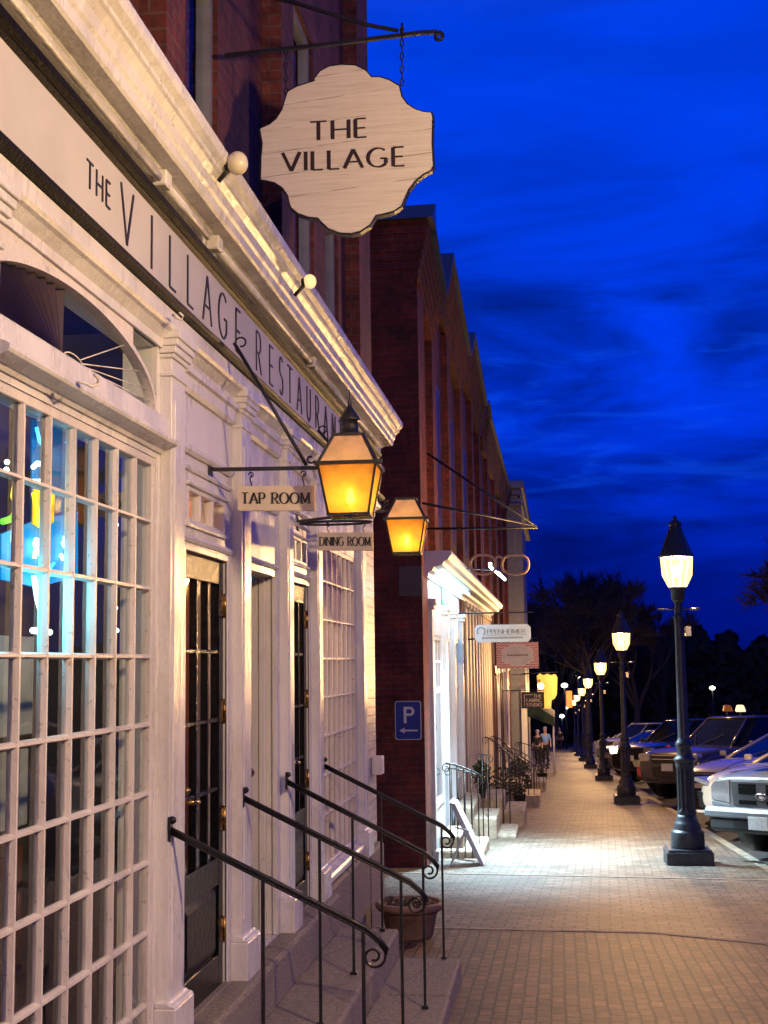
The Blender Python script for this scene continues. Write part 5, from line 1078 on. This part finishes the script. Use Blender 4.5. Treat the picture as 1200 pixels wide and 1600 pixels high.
SPEC = {
 'sedan': dict(L=4.6, W=.92, st=[(-2.30, .70, .42, .80), (-2.28, .80, .34, .90), (-2.15, .87, .28, .99), (-1.5, .91, .20, 1.02), (-.6, .92, .19, .97), (.9, .92, .19, .95), (1.5, .905, .20, .90), (2.0, .87, .20, .80), (2.2, .80, .21, .72), (2.285, .72, .24, .64), (2.30, .60, .27, .58)], gh=dict(b=(-1.95, 1.15), t=(-1.10, .02), zb=.93, zt=1.42, wb=.80, wt=.60), wr=.33, wx=1.40),
 'suv': dict(L=4.8, W=.97, st=[(-2.40, .80, .45, 1.00), (-2.37, .88, .40, 1.06), (-2.2, .94, .32, 1.12), (-1.5, .96, .26, 1.14), (0, .97, .25, 1.12), (1.0, .97, .25, 1.10), (1.6, .96, .26, 1.08), (2.1, .93, .27, 1.02), (2.32, .88, .29, .95), (2.385, .80, .33, .88), (2.40, .72, .36, .80)], gh=dict(b=(-2.25, 1.15), t=(-1.95, .35), zb=1.08, zt=1.74, wb=.86, wt=.68), wr=.38, wx=1.45),
 'pickup': dict(L=5.1, W=.93, st=[(-2.55, .88, .45, 1.00), (-2.5, .91, .42, 1.04), (-1.5, .92, .34, 1.06), (0, .93, .32, 1.05), (1.0, .93, .32, 1.08), (1.8, .925, .33, 1.05), (2.25, .91, .36, .99), (2.45, .885, .40, .96), (2.52, .86, .44, .93), (2.55, .83, .48, .90)], gh=dict(b=(-.75, 1.10), t=(-.60, .45), zb=1.04, zt=1.66, wb=.82, wt=.66), wr=.37, wx=1.62)}
def car(kind, name, label, pm, px, Y, h=234, lit=False, plate='plate', style=0, detail=True):
    S = SPEC[kind]; L2_ = S['L']/2
    t = thing(name, label, 'car' if kind != 'pickup' else 'pickup truck', (0, 0, 0), absolute=False, group='cars parked nose in at the kerb')
    hd = Vector((math.cos(R(h)), math.sin(R(h)), 0)); Zn = Vector((0, SL, 1)).normalized(); Xn = (hd-Zn*hd.dot(Zn)).normalized(); Yn = Zn.cross(Xn)
    cr = Xn*(L2_-.12)-Yn*(S['W']*.93)
    tgt = PX(px, 1200, Y); ox, oy = tgt.x-cr.x, Y-cr.y; ca = rise(oy)
    t.matrix_world = Matrix(((Xn.x, Yn.x, Zn.x, ox), (Xn.y, Yn.y, Zn.y, oy), (Xn.z, Yn.z, Zn.z, gz(oy)-.06+ca), (0, 0, 0, 1)))
    b = MB(); b.loft([ringpts(x, w, zb, zt, .02 if kind == 'pickup' else .035) for x, w, zb, zt in S['st']]); b.build('body', pm, t, subsurf=1)
    g = S['gh']; b = MB()
    def gring(f):
        x0 = g['b'][0]+(g['t'][0]-g['b'][0])*f; x1 = g['b'][1]+(g['t'][1]-g['b'][1])*f; w = g['wb']+(g['wt']-g['wb'])*f; z = g['zb']+(g['zt']-.04-g['zb'])*f
        return [(x0, -w*.88, z), (x0+.12, -w, z), (x1-.25, -w, z), (x1-.04, -w*.8, z), (x1, 0, z+.0), (x1-.04, w*.8, z), (x1-.25, w, z), (x0+.12, w, z), (x0, w*.88, z)]
    b.loft([gring(0), gring(.5), gring(1)], sm=False); b.build('windows', M['carglass'], t)
    b = MB(); rt = gring(1.0); rr = [Vector(p) for p in rt]; c = sum(rr, Vector())/len(rr)
    sc = lambda k, dz: [tuple(Vector((c.x+(p.x-c.x)*k, p.y*k, p.z+dz))) for p in rr]
    b.loft([sc(1.02, -.015), sc(1.03, .012), sc(.93, .04), sc(.5, .055)]); b.build('roof', pm, t)
    b = MB(); a0, a1 = gring(-.02), gring(1.0)
    for i in (0, 3, 5, 8, 1, 7): b.tube([a0[i], a1[i]], .032, 5)
    for s in (-1, 1):
        f0 = .45; xm = (g['b'][0]+g['b'][1])/2-.05
        b.tube([(xm, s*(g['wb']+.004), g['zb']-.02), (xm-.05, s*(g['wt']+.004), g['zt']-.05)], .03, 5)
    b.build('pillars', pm, t)
    if Y < 45:
        b = MB()
        for s in (-1, 1):
            b.tube([(g['b'][1]+.05, s*S['W']*.78, g['zb']+.04), (L2_*.62, s*S['W']*.80, g['zb']+.0), (L2_-.22, s*S['W']*.76, S['st'][-3][3]+.015)], .006, 4)
            for xx in (g['b'][1]-.28, (g['b'][0]+g['b'][1])/2-.1): b.tube([(xx, s*(S['W']+.002), S['st'][4][2]+.12), (xx, s*(S['W']+.001), g['zb']-.10)], .006, 4)
        b.build('shut_lines', M['blackplastic'], t)
        b = MB()
        for s in (-1, 1): b.tube([(g['b'][1]+.03, s*.05-.2, g['zb']+.03), ((g['b'][1]*.6+g['t'][1]*.4)+.02, s*.05+s*.35-.1, g['zb']*.6+g['zt']*.4)], .008, 4)
        b.build('wipers', M['blackplastic'], t)
    for s in (-1, 1):
        b = MB(); x = g['b'][1]-.35; b.box(x+.0, x+.07, s*(S['W']-.01), s*(S['W']+.13), g['zb']+.03, g['zb']+.13); b.build('wing_mirror', pm if style != 3 else M['blackplastic'], t, bevel=.03, segs=2)
        for sx in (-1, 1):
            xw = sx*S['wx']; yw = s*(S['W']-.10); wr = S['wr']
            b = MB(); b.lathe([(wr+.07, -.13), (wr+.07, .115)], (xw, s*(S['W']-.125), wr), 24, axis='y'); b.build('wheel_arch', M['blackplastic'], t)
            b = MB(); b.lathe([(wr*.62, -.10), (wr*.95, -.10), (wr, -.07), (wr, .07), (wr*.95, .10), (wr*.62, .10)], (xw, yw+s*.02, wr), 24, axis='y'); ty = b.build('wheel', M['tyre'], t)
            b = MB(); b.lathe([(wr*.62, 0), (wr*.6, s*.03), (wr*.2, s*.02), (.05, s*.03)], (xw, yw+s*.095, wr), 20, axis='y'); b.build('rim', M['rim'], ty)
    F_ = L2_
    def ext(poly, x0, x1, nm, mt, bev=.008):
        b = MB(); b.extrude(poly, lambda p, q: (q, p[0], p[1]), x0, x1); return b.build(nm, mt, t, bevel=bev)
    if kind == 'pickup':
        ext([(-.50, .88), (.50, .88), (.46, .58), (.30, .50), (-.30, .50), (-.46, .58)], F_-.2, F_+.015, 'grille_surround', pmat('dark_grey_grille', (.055, .056, .06), .35))
        b = MB()
        for z in (.60, .735): 
            for s in (-1, 1): b.box(F_+.016, F_+.020, s*.08, s*.36, z-.012 if z > .7 else z, z+.075 if z > .7 else z+.05)
        for s in (-1, 1): b.box(F_+.016, F_+.020, s*.08, s*.36, .815, .85)
        b.build('grille_openings', pmat('grille_void', (.003, .003, .003), .9, spec=.1), t)
        b = MB(); b.lathe([(.085, 0), (.085, .012), (.05, .018)], (F_+.018, 0, .70), 24, axis='x'); o = b.build('badge', M['chrome'], t); 
        for v in o.data.vertices: v.co.y *= 1.25; v.co.z = .70+(v.co.z-.70)*.55
        for s in (-1, 1):
            ext([(s*.52, .90), (s*.80, .86), (s*.84, .80), (s*.84, .64), (s*.52, .60)], F_-.25, F_+.004, 'headlight', M['headlight'])
            ext([(s*.53, .59), (s*.84, .63), (s*.84, .57), (s*.53, .54)], F_-.2, F_-.002, 'fender_corner', pm)
        b = MB(); b.loft([[(x, s_*w, z) for x, z in ((F_-.1, .56), (F_+.05, .56), (F_+.085, .50), (F_+.085, .42), (F_-.1, .40))] for s_, w, x_ in ((1, -.90, 0), (1, -.6, 0), (1, .6, 0), (1, .90, 0))], sm=False); b.build('bumper', pmat('silver_bumper', (.16, .165, .18), .35), t, bevel=.02, segs=2)
        b = MB(); b.loft([[(x, w, z) for x, z in ((F_-.1, .42), (F_+.06, .42), (F_+.05, .28), (F_-.02, .24), (F_-.1, .24))] for w in (-.84, .84)], sm=False); b.build('valance', pmat('grey_valance', (.035, .036, .04), .5), t, bevel=.02)
        b = MB(); b.box(F_+.06, F_+.066, -.42, .42, .30, .39); b.build('lower_intake', M['blackplastic'], t)
        b = MB(); b.box(F_+.088, F_+.096, -.16, .15, .30, .46); b.build('number_plate', M['plate'], t, bevel=.003)
        b = MB(); b.box(1.1, 2.3, -.5, .5, 1.085, 1.095); b.build('hood_bulge', pm, t, bevel=.01)
    elif style == 1:   # white saloon with a tall dark grille
        ext([(-.34, .66), (.34, .66), (.42, .54), (.30, .26), (-.30, .26), (-.42, .54)], F_-.2, F_+.012, 'grille', M['blackplastic'], .01)
        b = MB(); 
        for k in range(6): b.box(F_+.013, F_+.018, -.40, .40, .29+k*.055, .296+k*.055)
        b.build('grille_bars', M['chrome'], t)
        b = MB()
        for k in range(4): b.lathe([(.038, 0), (.038, .008)], (F_+.018, -.09+k*.06, .58), 14, axis='x')
        b.build('badge', M['chrome'], t)
        ext([(-.15, .42), (.16, .42), (.16, .31), (-.15, .31)], F_+.014, F_+.024, 'number_plate', M['amber'])
        for s in (-1, 1):
            ext([(s*.55, .66), (s*.82, .74), (s*.86, .68), (s*.56, .60)], F_-.40, F_-.008, 'headlight', M['headlight'])
            ext([(s*.56, .50), (s*.80, .52), (s*.76, .28), (s*.50, .28)], F_-.3, F_-.02, 'side_intake', M['blackplastic'])
        ext([(-.82, .24), (.82, .24), (.78, .20), (-.78, .20)], F_-.3, F_+.01, 'lip', pm)
    else:
        zt = S['st'][-3][3]-.02
        ext([(-.48, zt), (.48, zt), (.44, zt-.2), (-.44, zt-.2)], F_-.2, F_+.008, 'grille', M['blackplastic'])
        b = MB(); b.box(F_+.009, F_+.016, -.44, .44, zt-.04, zt-.02); b.box(F_+.009, F_+.016, -.42, .42, zt-.12, zt-.10); b.build('grille_bars', M['chrome'], t)
        for s in (-1, 1):
            ext([(s*.52, zt), (s*.80, zt+.01), (s*.84, zt-.05), (s*.78, zt-.17), (s*.52, zt-.15)], F_-.35, F_-.004, 'headlight', M['lit'] if (lit and s < 0) else M['headlight'])
            ext([(s*.55, zt-.38), (s*.74, zt-.38), (s*.72, zt-.48), (s*.55, zt-.48)], F_-.3, F_-.015, 'fog_light', M['blackplastic'])
        ext([(-.46, zt-.28), (.46, zt-.28), (.42, zt-.50), (-.42, zt-.50)], F_-.2, F_+.006, 'lower_intake', M['blackplastic'])
        ext([(-.16, zt-.20), (.16, zt-.20), (.16, zt-.36), (-.16, zt-.36)], F_+.008, F_+.018, 'number_plate', M['plate'])
        b = MB()
        for s in (-1, 1): b.tube([(-1.6 if kind == 'suv' else -.9, s*g['wt']*.9, g['zt']+.03), (.2 if kind == 'suv' else -.2, s*g['wt']*.9, g['zt']+.03)], .015, 4)
        if kind == 'suv': b.build('roof_rail', M['blackplastic'], t)
    if lit:
        c_ = t.matrix_world @ Vector((F_-.02, -.66, zt-.07)); 
    return t
car('pickup', 'pickup_truck', 'silver pickup truck with dark grille, nearest vehicle at the kerb', paint('silver_paint', (.17, .175, .19), .32), 1118, 17.3, 220)
car('sedan', 'parked_car', 'cream-white saloon with large dark grille and orange front plate', paint('white_car_paint', (.75, .70, .6)), 1090, 20.6, 222, style=1)
car('sedan', 'parked_car', 'beige-grey saloon half hidden behind the nearest lamp post', paint('beige_car_paint', (.5, .45, .38)), 1062, 24.4, 222, style=0)
car('suv', 'parked_suv', 'dark navy SUV with black grille and silver bar, between beige saloon and red car', paint('navy_paint', (.035, .03, .05)), 1000, 29.3, 224, style=0)
car('sedan', 'parked_car', 'red car with pale roof glare, just beyond the dark SUV', paint('red_paint', (.42, .05, .035)), 993, 33.2, 222)
car('suv', 'parked_suv', 'black SUV with its headlight lit, beside the second street lamp', paint('black_car_paint', (.012, .013, .02)), 955, 38.5, 222, lit=True)
car('sedan', 'parked_car', 'dark blue saloon behind the black SUV with the lit headlight', paint('blue_paint', (.03, .06, .14)), 947, 43.5, 220)
car('sedan', 'parked_car', 'grey hatchback far along the row', paint('grey_paint', (.3, .29, .27)), 936, 52, 220)
car('suv', 'parked_suv', 'silver-grey SUV near the end of the row', paint('grey_paint', (.26, .26, .27)), 930, 60, 220)
car('sedan', 'parked_car', 'pale car, farthest in the row', paint('pale_paint', (.5, .48, .42)), 925, 69, 220)
car('suv', 'parked_suv', 'dark wagon in the second row behind the saloons, showing only its long roof', paint('night_blue', (.012, .016, .035)), 1085, 47, 220)
car('sedan', 'parked_car', 'dark saloon parked out of the frame to the right', paint('grey_paint', (.10, .10, .11)), 1400, 13.2, 220)
# roof signs showing over the dark wagon
for px, m, lab in ((1137, 'amber', 'small amber roof lamp above the dark cars'), (1157, 'lit', 'small bright cream roof box light above the dark cars')):
    p = PX(px, 1107, 48); t = thing('roof_light', lab, 'light', tuple(p)); b = MB(); b.extrude([(p.x-.16, p.z-.12), (p.x+.2, p.z-.12), (p.x+.12, p.z+.12), (p.x-.1, p.z+.12)], lambda q, s: (q[0], s, q[1]), 48, 48.3); b.build('lens', pmat('amber_lens', (.5, .22, .04), .4) if m == 'amber' else emat('cream_light', (1, .75, .4), 1.4), t, bevel=.03)
    b = MB(); b.tube([(p.x, 48.1, p.z-.12), (p.x, 48.1, gz(48)-.06+.25)], .02, 5); b.build('stand', M['iron'], t)
# ================================================================== WALKERS
def skin(name, vs, es, rs, mat, parent, root=0, sub=2):
    me = bpy.data.meshes.new(name); me.from_pydata(vs, es, []); o = bpy.data.objects.new(name, me); COL.objects.link(o); me.materials.append(mat)
    s = o.modifiers.new('skin', 'SKIN'); sv = me.skin_vertices[0].data if me.skin_vertices else None
    if sv is None:
        bm = bmesh.new(); bm.from_mesh(me); bm.verts.layers.skin.verify(); bm.to_mesh(me); bm.free(); sv = me.skin_vertices[0].data
    for i, r in enumerate(rs): sv[i].radius = (r, r) if not isinstance(r, tuple) else r; sv[i].use_root = (i == root)
    s.use_smooth_shade = True; q = o.modifiers.new('sub', 'SUBSURF'); q.levels = sub; q.render_levels = sub
    o.parent = parent; return o
def person(x, y, rz, lab, skinc, shirt, trous, stride=.22, sc=1.0, hair=(.05, .03, .02)):
    t = thing('person', lab, 'person', (x, y, gz(y)), rz, absolute=False); t.scale = (sc, sc, sc)
    V = [(0, 0, .95), (0, 0, 1.15), (0, 0, 1.38), (0, 0, 1.50), (0, .01, 1.60), (0, .015, 1.70),      # pelvis..head 0-5
         (-.18, 0, 1.42), (-.24, .02, 1.15), (-.25, .10, .92), (.18, 0, 1.42), (.24, -.02, 1.15), (.25, .06, .92),
         (-.09, 0, .90), (-.10, stride*.5, .50), (-.10, stride, .09), (-.10, stride+.14, .04), (.09, 0, .90), (.10, -stride*.35, .50), (.10, -stride, .10), (.10, -stride+.13, .04),
         (-.25, .13, .84), (.25, .09, .84)]
    E = [(0, 1), (1, 2), (2, 3), (3, 4), (4, 5), (2, 6), (6, 7), (7, 8), (2, 9), (9, 10), (10, 11), (0, 12), (12, 13), (13, 14), (14, 15), (0, 16), (16, 17), (17, 18), (18, 19), (8, 20), (11, 21)]
    Rr = [.13, .13, .14, .055, .085, .08, .055, .042, .030, .055, .042, .030, .085, .06, .042, .035, .085, .06, .042, .035, .035, .035]
    skin('body', V, E, Rr, pmat('skin', skinc, .5), t)
    sv = [0, 1, 2, 6, 7, 9, 10]; mp = {v: i for i, v in enumerate(sv)}
    skin('shirt', [V[i] if i != 0 else (0, 0, .98) for i in sv], [(mp[a], mp[b]) for a, b in E if a in mp and b in mp], [.145, .15, .16, .07, .058, .07, .058], pmat('shirt', shirt, .8), t)
    sv = [0, 12, 13, 14, 16, 17, 18]; mp = {v: i for i, v in enumerate(sv)}
    skin('trousers', [V[i] for i in sv], [(mp[a], mp[b]) for a, b in E if a in mp and b in mp], [.145, .10, .075, .058, .10, .075, .058], pmat('trousers', trous, .8), t)
    b = MB(); b.ball((0, -.012, 1.70), .098, 10, 1.05); b.build('hair', pmat('hair', hair, .6), t)
person(PX(852, 1160, 61).x, 61, R(180), 'person in a light blue shirt and dark trousers walking on the pavement', (.45, .3, .22), (.20, .38, .85), (.015, .015, .02), hair=(.35, .35, .55))
person(PX(840, 1160, 59.5).x, 59.5, R(165), 'person in dark clothes standing beside the one in the blue shirt', (.45, .32, .3), (.012, .012, .02), (.012, .012, .02), .08, sc=.93, hair=(.3, .3, .5))  # blue light on the head is put into the hair colour
person(PX(874, 1150, 98).x, 98, R(180), 'distant dark-clothed person far down the pavement', (.3, .2, .15), (.01, .01, .012), (.01, .01, .012), .2)
# ================================================================== TREES
M['bark'] = pmat('dusk_bark', (.04, .032, .028), .9, var=.3); M['twig'] = pmat('bare_twigs', (.045, .036, .036), .9, var=.3, vscale=1.2); M['far'] = pmat('dark_evergreen_mass', (.018, .026, .014), .9, var=.5, vscale=.5)
def tree(x, y, h, spread, seed, lab, nm='bare_tree', levels=5, twn=3, grp='bare trees beyond the car park', base=None):
    rnd = random.Random(seed); z0 = gz(y)-.3 if base is None else base
    t = thing(nm, lab, 'tree', (x, y, z0), group=grp); tr = MB(); cr = MB(); k = h/14
    def grow(p, d, l, r, lev):
        q = p+d*l*.5+Vector((rnd.uniform(-1, 1), rnd.uniform(-1, 1), rnd.uniform(-.3, .6)))*l*.06; e = q+(d+Vector((rnd.uniform(-.15, .15), rnd.uniform(-.15, .15), .05))).normalized()*l*.5
        if lev <= 2: tr.tube([p, q, e], [r, r*.85, r*.68], 6, cap=False)
        elif lev <= 4: cr.tube([p, q, e], [r, r*.8, r*.55], 3, cap=False)
        if lev >= 6 or l < .25*k:
            for _ in range(twn*2+3):
                s = rnd.random(); a = p.lerp(e, s); dd = (d+Vector((rnd.gauss(0, .6), rnd.gauss(0, .6), rnd.gauss(.15, .5)))).normalized(); ll = rnd.uniform(.5, 1.3)*k; sd = dd.cross(Vector((0, 1, 0))).normalized()*.014*k*1.6
                b_ = a+dd*ll*.5+Vector((0, 0, .04)); c_ = a+dd*ll; cr.add([a-sd, a+sd, b_+sd*.7, c_, b_-sd*.7], [(0, 1, 2, 3, 4)])
            return
        n = rnd.choice((2, 3, 3)) if lev > 0 else 5
        for i in range(n):
            ang = rnd.uniform(0, 6.283); tilt = rnd.uniform(.28, .62)*spread if lev > 0 else rnd.uniform(.25, .75)*spread
            u = Vector((math.cos(ang), math.sin(ang), 0)); u = (u-d*u.dot(d)).normalized(); nd = (d*math.cos(tilt)+u*math.sin(tilt)+Vector((0, 0, .10))).normalized()
            grow(e if lev == 0 or rnd.random() < .7 else q, nd, l*rnd.uniform(.66, .86), r*.62, lev+1)
    d0 = Vector((rnd.uniform(-.06, .06), 0, 1)).normalized(); grow(Vector((x, y, z0)), d0, h*.27, h*.026, 0)
    tr.build('trunk', M['bark'], t); cr.build('crown', M['twig'], t)
    return t
def at(px, Y): return PX(px, 1000, Y).x
tree(at(915, 105), 105, 15.0, 1.05, 11, 'tallest bare tree with a broad rounded crown behind the far lamps', twn=5)
tree(at(862, 120), 120, 14, 1.0, 5, 'bare tree just right of the yellow sign, with low spreading limbs', twn=7)
tree(at(985, 112), 112, 13.2, 1.0, 23, 'bare tree behind the second street lamp head', twn=9)
tree(at(1040, 130), 130, 11.5, 1.05, 31, 'bare tree directly behind the nearest lamp post', twn=7)
tree(at(1300, 62), 62, 11.5, 1.0, 44, 'bare tree at the right edge of the view', twn=7)
tree(at(838, 140), 140, 12.5, 1.0, 9, 'far bare tree partly hidden by the shop signs', twn=6)
# wood beyond the car park: one ragged mass of evergreen clumps
w = MB(); rnd = random.Random(77)
for i in range(26000):
    px = rnd.uniform(800, 1700); Y = rnd.uniform(135, 175)
    top = 1008+8*math.sin(px*.045)+6*math.sin(px*.13+1)-(16 if 1120 < px < 1150 else 0)-(20*math.exp(-((px-1060)/40)**2))+rnd.gauss(0, 3)
    py = top+(1150-top)*rnd.random()**1.3; c = PX(px, py, Y); r = rnd.uniform(.25, .7)
    d1 = Vector((rnd.gauss(0, 1), rnd.gauss(0, .4), rnd.gauss(0, 1))).normalized()*r; d2 = d1.cross(Vector((rnd.gauss(0, .3), 1, rnd.gauss(0, .3)))).normalized()*r*.7
    w.add([c-d1, c+d2, c+d1, c-d2], [(0, 1, 2, 3)])
tag(w.build('far_woods', M['far']), 'dark wood across the far side of the car park', 'wood', kind='stuff')
w = MB(); w.quad((-60, 178, -12), (240, 178, -12), (240, 178, 1.2), (-60, 178, 1.2)); 
w = MB(); w.box(-60, 260, 176, 200, -14, 1.0); tag(w.build('hill', M['far']), kind='structure')
# distant area lights
M['farlamp'] = emat('distant_lamp', (1, .95, .75), 9)
for px, py, Y, s, lab in ((882, 1071, 110, .28, 'distant white lamp on a pole between the yellow sign and the lamp row'), (903, 1057, 120, .2, 'small distant lamp high behind the lamp row'), (878, 1119, 115, .22, 'low distant greenish-white lamp beyond the pavement end'), (1113, 1075, 130, .28, 'single white lamp in the dark wood at the right'), (885, 1106, 118, .15, 'tiny distant lamp under the receding row')):
    p = PX(px, py, Y); t = thing('distant_lamp', lab, 'lamp', tuple(p)); b = MB(); b.ball(tuple(p), s, 6, .7); b.build('head', M['farlamp'], t); b = MB(); b.tube([(p.x, Y, p.z), (p.x, Y, gz(Y)-.2)], .09, 5); b.build('pole', M['iron'], t)
# small litter and leaves on the pavement
w = MB(); rnd = random.Random(4)
for i in range(130):
    x, y = rnd.uniform(-.6, 2.2), rnd.uniform(7, 24); z = gz(y)+.006; s = rnd.uniform(.004, .011); a = rnd.uniform(0, 3)
    w.add([(x-s*math.cos(a), y-s*math.sin(a), z), (x+s*.6*math.sin(a), y-s*.6*math.cos(a), z+.004), (x+s*math.cos(a), y+s*math.sin(a), z+.001), (x-s*.5*math.sin(a), y+s*.5*math.cos(a), z+.003)], [(0, 1, 2, 3)])
tag(w.build('litter', pmat('pale_grit', (.6, .5, .35), .4)), 'pale grit and leaf crumbs scattered on the pavement', 'litter', kind='stuff')
